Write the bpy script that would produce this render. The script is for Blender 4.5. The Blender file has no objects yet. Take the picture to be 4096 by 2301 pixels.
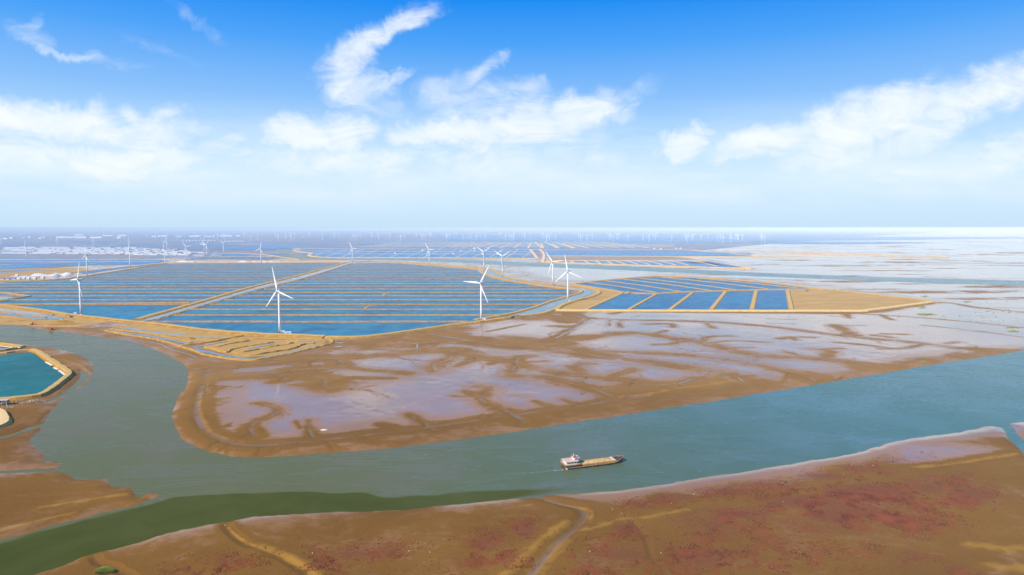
import bpy, math, random
import numpy as np
from mathutils import Vector, Matrix
R = math.radians
C = bpy.context.scene.collection
rng = np.random.default_rng(7)
random.seed(7)

# ------------------------------------------------------------------ camera
F, CAMH, CX, CY = 2730.0, 160.0, 2048.0, 1150.5       # focal length and centre of the survey frame
PITCH = math.atan(239.5 / F)
CP, SP = math.cos(PITCH), math.sin(PITCH)
cam = bpy.data.objects.new('camera', bpy.data.cameras.new('camera'))
C.objects.link(cam)
cam.location = (0, 0, CAMH)
cam.rotation_euler = (math.pi / 2 - PITCH, 0, 0)
cam.data.sensor_width = 36
cam.data.lens = 36 * F / 4096
cam.data.clip_start = 1
cam.data.clip_end = 200000
sc = bpy.context.scene
sc.camera = cam
sc.view_settings.view_transform = 'Standard'
sc.view_settings.look = 'None'
sc.view_settings.exposure = 0.35
sc.view_settings.gamma = 1
sc.cycles.max_bounces = 5
sc.cycles.volume_bounces = 1
sc.cycles.caustics_reflective = False
sc.cycles.caustics_refractive = False

def G(px, py, z=0.0):
    """a bearing and dip in the survey frame -> the point where it meets level z"""
    a = (np.asarray(px, float) - CX) / F
    b = (CY - np.asarray(py, float)) / F
    dy, dz = CP + b * SP, -SP + b * CP
    t = (CAMH - z) / -dz
    return a * t, dy * t
def P2(pts, z=0.0):
    p = np.asarray(pts, float)
    x, y = G(p[:, 0], p[:, 1], z)
    return np.stack([x, y], 1)

# ------------------------------------------------------------------ world: sky and sun
SUN_EL, SUN_AZ = 38.0, -131.0                          # azimuth clockwise from +Y
w = bpy.data.worlds.new('World'); sc.world = w; w.use_nodes = True
nt = w.node_tree; N = nt.nodes; L = nt.links; N.clear()
def nd(t, **k):
    n = N.new(t)
    for a, v in k.items(): setattr(n, a, v)
    return n
def mth(op, a, b=None, c=None, clamp=False):
    n = nd('ShaderNodeMath', operation=op, use_clamp=clamp)
    for i, v in enumerate((a, b, c)):
        if v is None: continue
        if isinstance(v, (int, float)): n.inputs[i].default_value = v
        else: L.new(v, n.inputs[i])
    return n.outputs[0]
tc = nd('ShaderNodeTexCoord')
sep = nd('ShaderNodeSeparateXYZ'); L.new(tc.outputs['Generated'], sep.inputs[0])
zc = mth('MAXIMUM', sep.outputs[2], 0.012)
cmb = nd('ShaderNodeCombineXYZ'); L.new(sep.outputs[0], cmb.inputs[0]); L.new(sep.outputs[1], cmb.inputs[1]); L.new(zc, cmb.inputs[2])
sky = nd('ShaderNodeTexSky', sky_type='NISHITA', sun_disc=False)
sky.sun_elevation = R(SUN_EL); sky.sun_rotation = R(SUN_AZ); sky.altitude = 0
sky.air_density = 1.0; sky.dust_density = 0.6; sky.ozone_density = 3.0
L.new(cmb.outputs[0], sky.inputs[0])
sk = nd('ShaderNodeMix', data_type='RGBA', blend_type='MULTIPLY'); sk.inputs[0].default_value = 1
L.new(sky.outputs[0], sk.inputs[6]); sk.inputs[7].default_value = (0.10, 0.10, 0.10, 1)
# colour of clear air by height above the horizon
rampn = nd('ShaderNodeValToRGB'); L.new(sep.outputs[2], rampn.inputs[0])
cr = rampn.color_ramp
stops = [(0.0, (0.57, 0.77, 0.95)), (0.02, (0.60, 0.80, 0.98)), (0.07, (0.66, 0.85, 1.02)), (0.12, (0.46, 0.72, 0.99)), (0.18, (0.25, 0.53, 0.97)),
         (0.25, (0.075, 0.37, 0.95)), (0.31, (0.004, 0.26, 0.90)), (0.45, (0.004, 0.19, 0.70)), (0.9, (0.01, 0.11, 0.45))]
while len(cr.elements) < len(stops): cr.elements.new(0.5)
for e, (p, c) in zip(cr.elements, stops): e.position = p; e.color = (*c, 1)
air = nd('ShaderNodeMix', data_type='RGBA'); air.inputs[0].default_value = 0.97
L.new(sk.outputs[2], air.inputs[6]); L.new(rampn.outputs[0], air.inputs[7])
# clouds: soft banks and cirrus plumes
yc = mth('MAXIMUM', sep.outputs[1], 0.12)
s_ = mth('DIVIDE', sep.outputs[0], yc); t_ = mth('DIVIDE', sep.outputs[2], yc)
st = nd('ShaderNodeCombineXYZ'); L.new(s_, st.inputs[0]); L.new(t_, st.inputs[1])
def noise(vec, scale, detail=4, rough=0.55, dist=0.0, nodes=None):
    n = nd('ShaderNodeTexNoise'); n.inputs['Scale'].default_value = scale; n.inputs['Detail'].default_value = detail
    n.inputs['Roughness'].default_value = rough; n.inputs['Distortion'].default_value = dist
    L.new(vec, n.inputs['Vector']); return n
def vm(op, a, b):
    n = nd('ShaderNodeVectorMath', operation=op)
    for i, v in enumerate((a, b)):
        if isinstance(v, tuple): n.inputs[i].default_value = v
        elif v is not None: L.new(v, n.inputs[i])
    return n.outputs[0]
n1 = noise(st.outputs[0], 5, 3); n2 = noise(st.outputs[0], 19, 7, 0.62, 0.5)
wp = vm('ADD', st.outputs[0], vm('MULTIPLY', vm('SUBTRACT', n1.outputs['Color'], (0.5, 0.5, 0.5)), (0.15, 0.085, 0)))
wp = vm('ADD', wp, vm('MULTIPLY', vm('SUBTRACT', n2.outputs['Color'], (0.5, 0.5, 0.5)), (0.085, 0.05, 0)))
def skyst(px, py):
    a = (px - CX) / F; b = (CY - py) / F
    return a / (CP + b * SP), (-SP + b * CP) / (CP + b * SP)
clouds = [  # x, y, rx, ry, tilt, weight
 (250,178,290,26,-21,.62),(130,112,190,48,-12,.55),(165,75,60,45,30,.45),(590,200,130,34,-38,.34),(700,262,190,22,-15,.25),(820,95,160,40,-52,.38),
 (1530,132,250,48,24,.95),(1395,215,170,74,28,1.1),(1365,290,95,110,10,1.0),(1470,370,150,62,-22,.8),(1570,325,110,34,26,.7),(1560,450,190,60,-38,.42),
 (1900,310,210,40,28,.72),(2020,240,58,34,35,.75),(1770,385,130,74,10,.62),(1930,430,290,66,4,.6),(2080,385,150,58,14,.6),(2170,350,70,24,50,.5),
 (2050,505,430,66,5,1.25),(2330,452,190,62,14,1.2),(1750,540,180,40,3,.95),(2530,380,130,50,20,.5),(2480,470,120,26,12,.5),(2560,430,70,14,12,.4),
 (1400,520,175,66,-6,1.1),(1210,525,200,60,0,1.05),(1130,490,70,34,10,.7),(1450,628,480,56,0,.72),(1120,640,300,70,0,.6),(1950,655,290,84,0,.66),(2320,600,240,90,0,.5),(2365,590,30,45,0,.6),
 (120,468,430,66,-3,1.05),(560,505,300,62,-2,.85),(60,540,260,40,0,.6),(450,612,520,54,0,.92),(80,640,340,60,0,.8),(900,560,130,44,10,.55),(700,690,420,60,-4,.5),(300,700,400,40,0,.4),
 (4000,375,520,84,15,1.15),(3450,480,440,76,15,1.25),(3060,560,270,58,11,1.2),(2980,622,180,30,2,.8),(3430,590,480,66,8,.75),(3760,480,460,80,16,.8),(3620,662,280,40,4,.62),(4020,620,260,64,12,.7),(3350,700,200,30,0,.35),
 (2730,578,120,44,0,1.15),(2760,700,300,44,6,.35),(1700,760,260,16,0,.3),(2000,745,280,22,0,.25),(2900,785,340,14,0,.25),(940,740,160,20,0,.3)]
field = None
for (px, py, rx, ry, ang, wt) in clouds:
    m = nd('ShaderNodeMapping', vector_type='TEXTURE')
    cs, ct = skyst(px, py)
    m.inputs['Location'].default_value = (cs, ct, 0)
    m.inputs['Rotation'].default_value = (0, 0, R(ang))
    m.inputs['Scale'].default_value = (rx * 1.25 / F, ry * (1.75 if py > 420 or px > 3300 else 1.4) / F, 1)
    L.new(wp, m.inputs['Vector'])
    ln = nd('ShaderNodeVectorMath', operation='LENGTH'); L.new(m.outputs[0], ln.inputs[0])
    mr = nd('ShaderNodeMapRange', interpolation_type='SMOOTHSTEP')
    mr.inputs[1].default_value = 1.15; mr.inputs[2].default_value = 0.15; mr.inputs[3].default_value = 0; mr.inputs[4].default_value = wt * (1.3 if 420 < py < 720 and wt < 1.1 else 1.05)
    L.new(ln.outputs['Value'], mr.inputs[0])
    field = mr.outputs[0] if field is None else mth('SMOOTH_MAX', field, mr.outputs[0], 0.15)
strv = vm('MULTIPLY', st.outputs[0], (1, 2.6, 1))
n3 = noise(strv, 8, 10, 0.68, 1.5)
edge = mth('MULTIPLY', mth('SUBTRACT', n3.outputs[0], 0.5), mth('MULTIPLY', mth('MINIMUM', field, 0.8), 2.2))
dens = mth('SUBTRACT', mth('ADD', field, edge), 0.11)
mr = nd('ShaderNodeMapRange', interpolation_type='SMOOTHSTEP'); mr.inputs[1].default_value = 0.02; mr.inputs[2].default_value = 1.5
L.new(dens, mr.inputs[0])
veil = noise(vm('MULTIPLY', st.outputs[0], (1.2, 6, 1)), 3.0, 5, 0.55)
lowt = nd('ShaderNodeMapRange', interpolation_type='SMOOTHSTEP'); lowt.inputs[1].default_value = 0.20; lowt.inputs[2].default_value = 0.09; L.new(t_, lowt.inputs[0])
lowb = nd('ShaderNodeMapRange', interpolation_type='SMOOTHSTEP'); lowb.inputs[1].default_value = 0.015; lowb.inputs[2].default_value = 0.06; L.new(t_, lowb.inputs[0])
vv = mth('MULTIPLY', mth('MULTIPLY', mth('MULTIPLY', mth('SUBTRACT', veil.outputs[0], 0.36, clamp=True), 2.2), lowt.outputs[0]), lowb.outputs[0], clamp=True)
lown = nd('ShaderNodeMapRange', interpolation_type='SMOOTHSTEP'); lown.inputs[1].default_value = 0.02; lown.inputs[2].default_value = 0.09; L.new(t_, lown.inputs[0])
cm = mth('MAXIMUM', mth('MULTIPLY', mth('POWER', mr.outputs[0], 0.85), lown.outputs[0]), mth('MULTIPLY', vv, 0.75), clamp=True)
shade = noise(wp, 12, 3)
cc = nd('ShaderNodeMix', data_type='RGBA'); L.new(shade.outputs[0], cc.inputs[0])
cc.inputs[6].default_value = (0.80, 0.92, 1.03, 1); cc.inputs[7].default_value = (1.03, 1.03, 1.03, 1)
fin = nd('ShaderNodeMix', data_type='RGBA'); L.new(cm, fin.inputs[0]); L.new(air.outputs[2], fin.inputs[6]); L.new(cc.outputs[2], fin.inputs[7])
bg = nd('ShaderNodeBackground'); bg.inputs[1].default_value = 0.80
L.new(fin.outputs[2], bg.inputs[0])
wo = nd('ShaderNodeOutputWorld'); L.new(bg.outputs[0], wo.inputs[0])
w.cycles.sampling_method = 'MANUAL'; w.cycles.sample_map_resolution = 512

sun = bpy.data.objects.new('sun', bpy.data.lights.new('sun', 'SUN')); C.objects.link(sun)
sun.data.energy = 5.0; sun.data.angle = R(0.5); sun.data.color = (1.0, 0.93, 0.82)
sd = Vector((math.sin(R(SUN_AZ)) * math.cos(R(SUN_EL)), math.cos(R(SUN_AZ)) * math.cos(R(SUN_EL)), math.sin(R(SUN_EL))))
sun.rotation_euler = sd.to_track_quat('Z', 'Y').to_euler()

# ------------------------------------------------------------------ helpers
class NT:
    def __init__(s, name):
        s.m = bpy.data.materials.new(name); s.m.use_nodes = True; s.t = s.m.node_tree
        s.t.nodes.clear(); s.o = s.n('ShaderNodeOutputMaterial'); s.p = s.n('ShaderNodeBsdfPrincipled'); s.l(s.p.outputs[0], s.o.inputs[0])
    def n(s, t, **k):
        x = s.t.nodes.new(t)
        for a, v in k.items(): setattr(x, a, v)
        return x
    def l(s, a, b): s.t.links.new(a, b)
    def put(s, v, i):
        if isinstance(v, (int, float)): i.default_value = v
        elif isinstance(v, tuple): i.default_value = (*v, 1) if len(v) == 3 and i.type == 'RGBA' else v
        else: s.l(v, i)
    def math(s, op, a, b=None, c=None, clamp=False):
        x = s.n('ShaderNodeMath', operation=op, use_clamp=clamp)
        for i, v in enumerate((a, b, c)):
            if v is not None: s.put(v, x.inputs[i])
        return x.outputs[0]
    def mix(s, f, a, b):
        x = s.n('ShaderNodeMix', data_type='RGBA'); s.put(f, x.inputs[0]); s.put(a, x.inputs[6]); s.put(b, x.inputs[7]); return x.outputs[2]
    def pos(s, sx=1, sy=1, sz=1):
        g = s.n('ShaderNodeNewGeometry'); v = s.n('ShaderNodeVectorMath', operation='MULTIPLY'); s.l(g.outputs['Position'], v.inputs[0])
        v.inputs[1].default_value = (sx, sy, sz); return v.outputs[0]
    def noise(s, vec, scale, detail=4, rough=0.55, dist=0.0, col=False):
        x = s.n('ShaderNodeTexNoise'); s.l(vec, x.inputs['Vector']); x.inputs['Scale'].default_value = scale
        x.inputs['Detail'].default_value = detail; x.inputs['Roughness'].default_value = rough; x.inputs['Distortion'].default_value = dist
        return x.outputs['Color' if col else 'Fac']
    def ss(s, v, a, b, lo=0.0, hi=1.0, smooth=True):
        x = s.n('ShaderNodeMapRange', interpolation_type='SMOOTHSTEP' if smooth else 'LINEAR'); s.put(v, x.inputs[0])
        x.inputs[1].default_value = a; x.inputs[2].default_value = b; x.inputs[3].default_value = lo; x.inputs[4].default_value = hi; return x.outputs[0]
    def attr(s, name):
        x = s.n('ShaderNodeAttribute', attribute_name=name); return x.outputs['Fac']
    def bump(s, h, strength, dist):
        x = s.n('ShaderNodeBump'); x.inputs['Strength'].default_value = strength; x.inputs['Distance'].default_value = dist; s.l(h, x.inputs['Height'])
        s.l(x.outputs[0], s.p.inputs['Normal'])
    def set(s, **k):
        for a, v in k.items():
            s.put(v, s.p.inputs[{'base': 'Base Color', 'rough': 'Roughness', 'spec': 'Specular IOR Level', 'metal': 'Metallic', 'ior': 'IOR'}[a]])
        return s

def plain(name, col, rough=0.6, var=0.12, scale=1.5, metal=0, spec=0.5):
    t = NT(name); tcn = t.n('ShaderNodeTexCoord').outputs['Object']
    f = t.noise(tcn, scale, 4)
    a = tuple(c * (1 - var) for c in col); b = tuple(min(1, c * (1 + var)) for c in col)
    t.set(base=t.mix(t.ss(f, .3, .7), a, b), rough=rough, metal=metal, spec=spec); return t.m

def mesh(name, V, Fc, mat, parent=None, smooth=False, attrs=None, kind=None):
    me = bpy.data.meshes.new(name)
    if isinstance(Fc, np.ndarray):
        me.vertices.add(len(V)); me.vertices.foreach_set('co', np.asarray(V, np.float32).ravel())
        k = Fc.shape[1]; me.loops.add(Fc.size); me.polygons.add(len(Fc))
        me.loops.foreach_set('vertex_index', Fc.astype(np.int32).ravel())
        me.polygons.foreach_set('loop_start', np.arange(0, Fc.size, k, dtype=np.int32))
        me.update(calc_edges=True); me.validate()
    else:
        me.from_pydata([tuple(map(float, v)) for v in V], [], [tuple(int(i) for i in f) for f in Fc]); me.update()
    if attrs:
        for k_, a in attrs.items():
            at = me.attributes.new(k_, 'FLOAT', 'POINT'); at.data.foreach_set('value', np.asarray(a, np.float32))
    if mat: me.materials.append(mat)
    if smooth: me.polygons.foreach_set('use_smooth', np.ones(len(me.polygons), bool))
    o = bpy.data.objects.new(name, me); C.objects.link(o)
    if parent: o.parent = parent
    if kind: o['kind'] = kind
    return o
def tag(o, label, cat, group=None):
    o['label'] = label; o['category'] = cat
    if group: o['group'] = group
    return o
def thing(name, loc, rz, label, cat, group=None):
    o = bpy.data.objects.new(name, None); C.objects.link(o); o.location = loc; o.rotation_euler = (0, 0, rz)
    o.empty_display_size = 1
    return tag(o, label, cat, group)

class MB:
    """collects shapes, builds ONE mesh"""
    def __init__(s): s.v = []; s.f = []
    def add(s, V, Fc):
        n = len(s.v); s.v += [tuple(map(float, v)) for v in V]; s.f += [tuple(i + n for i in f) for f in Fc]; return s
    def box(s, c, d, rz=0, tx=0):   # centre, size; tx shrinks the top
        V = []
        for z in (-.5, .5):
            k = 1 - (tx if z > 0 else 0)
            for x, y in ((-.5, -.5), (.5, -.5), (.5, .5), (-.5, .5)):
                X, Y = x * d[0] * k, y * d[1] * k
                V.append((c[0] + X * math.cos(rz) - Y * math.sin(rz), c[1] + X * math.sin(rz) + Y * math.cos(rz), c[2] + z * d[2]))
        return s.add(V, [(0, 3, 2, 1), (4, 5, 6, 7), (0, 1, 5, 4), (1, 2, 6, 5), (2, 3, 7, 6), (3, 0, 4, 7)])
    def tube(s, pts, rads, n=12, cap=True):
        P = [Vector(p) for p in pts]; V = []; Fc = []
        for i, p in enumerate(P):
            d = (P[min(i + 1, len(P) - 1)] - P[max(i - 1, 0)]).normalized()
            a = d.cross(Vector((0, 0, 1)) if abs(d.z) < .9 else Vector((1, 0, 0))).normalized(); b = d.cross(a)
            for k in range(n):
                t = 2 * math.pi * k / n; V.append(p + (a * math.cos(t) + b * math.sin(t)) * rads[i])
        for i in range(len(P) - 1):
            for k in range(n):
                Fc.append((i * n + k, i * n + (k + 1) % n, (i + 1) * n + (k + 1) % n, (i + 1) * n + k))
        if cap: Fc += [tuple(range(n))[::-1], tuple((len(P) - 1) * n + k for k in range(n))]
        return s.add(V, Fc)
    def loft(s, rings, close=True):
        n = len(rings[0]); V = [v for r in rings for v in r]; Fc = []
        for i in range(len(rings) - 1):
            for k in range(n):
                Fc.append((i * n + k, i * n + (k + 1) % n, (i + 1) * n + (k + 1) % n, (i + 1) * n + k))
        if close: Fc += [tuple(range(n))[::-1], tuple((len(rings) - 1) * n + k for k in range(n))]
        return s.add(V, Fc)
    def build(s, name, mat, parent=None, smooth=False): return mesh(name, s.v, s.f, mat, parent, smooth)

def smooth_pts(p, step=None, closed=False):
    """Catmull-Rom resample in plan"""
    p = np.asarray(p, float); n = len(p); out = []
    rngi = range(n if closed else n - 1)
    for i in rngi:
        p0 = p[(i - 1) % n] if closed or i > 0 else 2 * p[0] - p[1]; p1 = p[i]; p2 = p[(i + 1) % n]
        p3 = p[(i + 2) % n] if closed or i + 2 < n else 2 * p[-1] - p[-2]
        k = max(2, int(np.linalg.norm(p2 - p1) / (step or 12)) + 1); k = min(k, 60)
        # centripetal knots keep corners tight
        def tj(a, b): return max(np.linalg.norm(b - a) ** .5, 1e-6)
        t0 = 0; t1 = t0 + tj(p0, p1); t2 = t1 + tj(p1, p2); t3 = t2 + tj(p2, p3)
        for t in np.linspace(t1, t2, k, endpoint=False):
            A1 = (t1 - t) / (t1 - t0) * p0 + (t - t0) / (t1 - t0) * p1; A2 = (t2 - t) / (t2 - t1) * p1 + (t - t1) / (t2 - t1) * p2
            A3 = (t3 - t) / (t3 - t2) * p2 + (t - t2) / (t3 - t2) * p3
            B1 = (t2 - t) / (t2 - t0) * A1 + (t - t0) / (t2 - t0) * A2; B2 = (t3 - t) / (t3 - t1) * A2 + (t - t1) / (t3 - t1) * A3
            out.append((t2 - t) / (t2 - t1) * B1 + (t - t1) / (t2 - t1) * B2)
    if not closed: out.append(p[-1])
    return np.array(out)

def inside(px, py, poly):
    poly = np.asarray(poly, float); r = np.zeros(px.shape, bool); j = len(poly) - 1
    for i in range(len(poly)):
        xi, yi = poly[i]; xj, yj = poly[j]
        if yi != yj:
            r ^= ((yi > py) != (yj > py)) & (px < (xj - xi) * (py - yi) / (yj - yi) + xi)
        j = i
    return r

def vnoise(x, y, s, seed=0):
    """cheap smooth value noise in plan, 0..1"""
    x = np.asarray(x) / s; y = np.asarray(y) / s
    xi = np.floor(x).astype(np.int64); yi = np.floor(y).astype(np.int64); fx = x - xi; fy = y - yi
    fx = fx * fx * (3 - 2 * fx); fy = fy * fy * (3 - 2 * fy)
    def h(a, b):
        v = (a * 374761393 + b * 668265263 + seed * 1442695041) & 0x7fffffff
        v = ((v ^ (v >> 13)) * 1274126177) & 0x7fffffff
        return ((v ^ (v >> 16)) & 0xffff) / 65535.0
    return (h(xi, yi) * (1 - fx) + h(xi + 1, yi) * fx) * (1 - fy) + (h(xi, yi + 1) * (1 - fx) + h(xi + 1, yi + 1) * fx) * fy

# ------------------------------------------------------------------ traced plan of the place (survey-frame bearings)
RIVER = [(-700,1296),(0,1302),(100,1304),(160,1318),(260,1330),(375,1344),(520,1364),(621,1399),(693,1431),(740,1463),(755,1482),(752,1520),(745,1555),(718,1584),(701,1630),(692,1665),(704,1713),(736,1757),(795,1789),(838,1806),(900,1820),(970,1828),
 (1104,1826),(1334,1811),(1541,1793),(1740,1771),(2011,1733),(2048,1729),(2167,1709),(2406,1674),(2645,1636),(2884,1600),(3072,1568),(3231,1544),(3390,1516),(3566,1487),(3749,1455),(3908,1431),(4059,1407),(4120,1394),(4800,1270),
 (4800,1560),(4096,1688),(3988,1700),(3828,1731),(3590,1765),(3430,1811),(3271,1840),(3072,1872),(2964,1890),(2804,1912),(2605,1946),(2446,1966),(2287,1976),(2167,1987),(2048,1998),(1940,2008),(1780,2022),(1621,2040),(1462,2047),(1303,2051),(1143,2063),(1024,2069),
 (955,2079),(796,2107),(637,2143),(478,2195),(358,2223),(239,2270),(139,2300),(0,2345),(-700,2620),
 (-700,2330),(0,2159),(119,2131),(200,2104),(318,2075),(438,2043),(557,2016),(633,1980),(596,1974),(570,1990),(553,1994),(540,1972),(529,1956),(480,1950),(438,1944),(430,1928),(422,1920),(350,1917),(295,1921),(283,1908),(271,1900),(251,1892),(239,1887),(120,1890),(0,1897),(-700,1930),
 (-700,1900),(0,1884),(119,1878),(239,1866),(243,1856),(199,1848),(139,1845),(170,1838),(183,1828),(165,1812),(159,1805),(140,1792),(131,1785),(117,1769),(122,1752),(135,1741),(159,1727),(163,1712),(120,1722),(60,1742),(0,1757),(-700,1850),
 (-700,1830),(0,1748),(60,1730),(111,1710),(167,1694),(187,1666),(211,1638),(223,1622),(247,1598),(287,1570),(318,1554),(350,1526),(370,1495),(374,1463),(358,1443),(318,1423),(259,1403),(199,1391),(167,1390),(100,1379),(0,1364),(-700,1330)]
LAGOON = [(322,1480),(354,1493),(357,1507),(342,1524),(318,1545),(295,1566),(255,1586),(207,1604),(150,1614),(239,1582),(279,1550),(318,1514),(322,1495)]
SIDECREEK = [(3960,1702),(4010,1716),(4040,1760),(4075,1795),(4130,1850),(4800,2300),(4800,2250),(4140,1810),(4100,1770),(4060,1722),(4030,1690)]
CREEK2 = [(1110,998),(1180,1003),(1195,1008),(1150,1013),(1205,1019),(1290,1033),(1541,1034),(1820,1038),(2048,1048),(2287,1058),(2526,1067),(2765,1079),(3072,1094),(3470,1108),(3868,1118),(4096,1124),(4800,1138),
 (4800,1164),(4096,1143),(3868,1138),(3470,1124),(3072,1108),(2765,1094),(2526,1083),(2287,1073),(2048,1063),(1820,1050),(1541,1041),(1240,1041),(1130,1034),(1100,1026),(1165,1020),(1120,1012),(1100,1005)]
FARBLUE = [[(1700,950),(1750,946),(4000,949),(4200,951),(3300,963),(2900,970),(2500,966),(2000,961)], [(3050,966),(3700,970),(3400,977),(3080,975)]]

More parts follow.
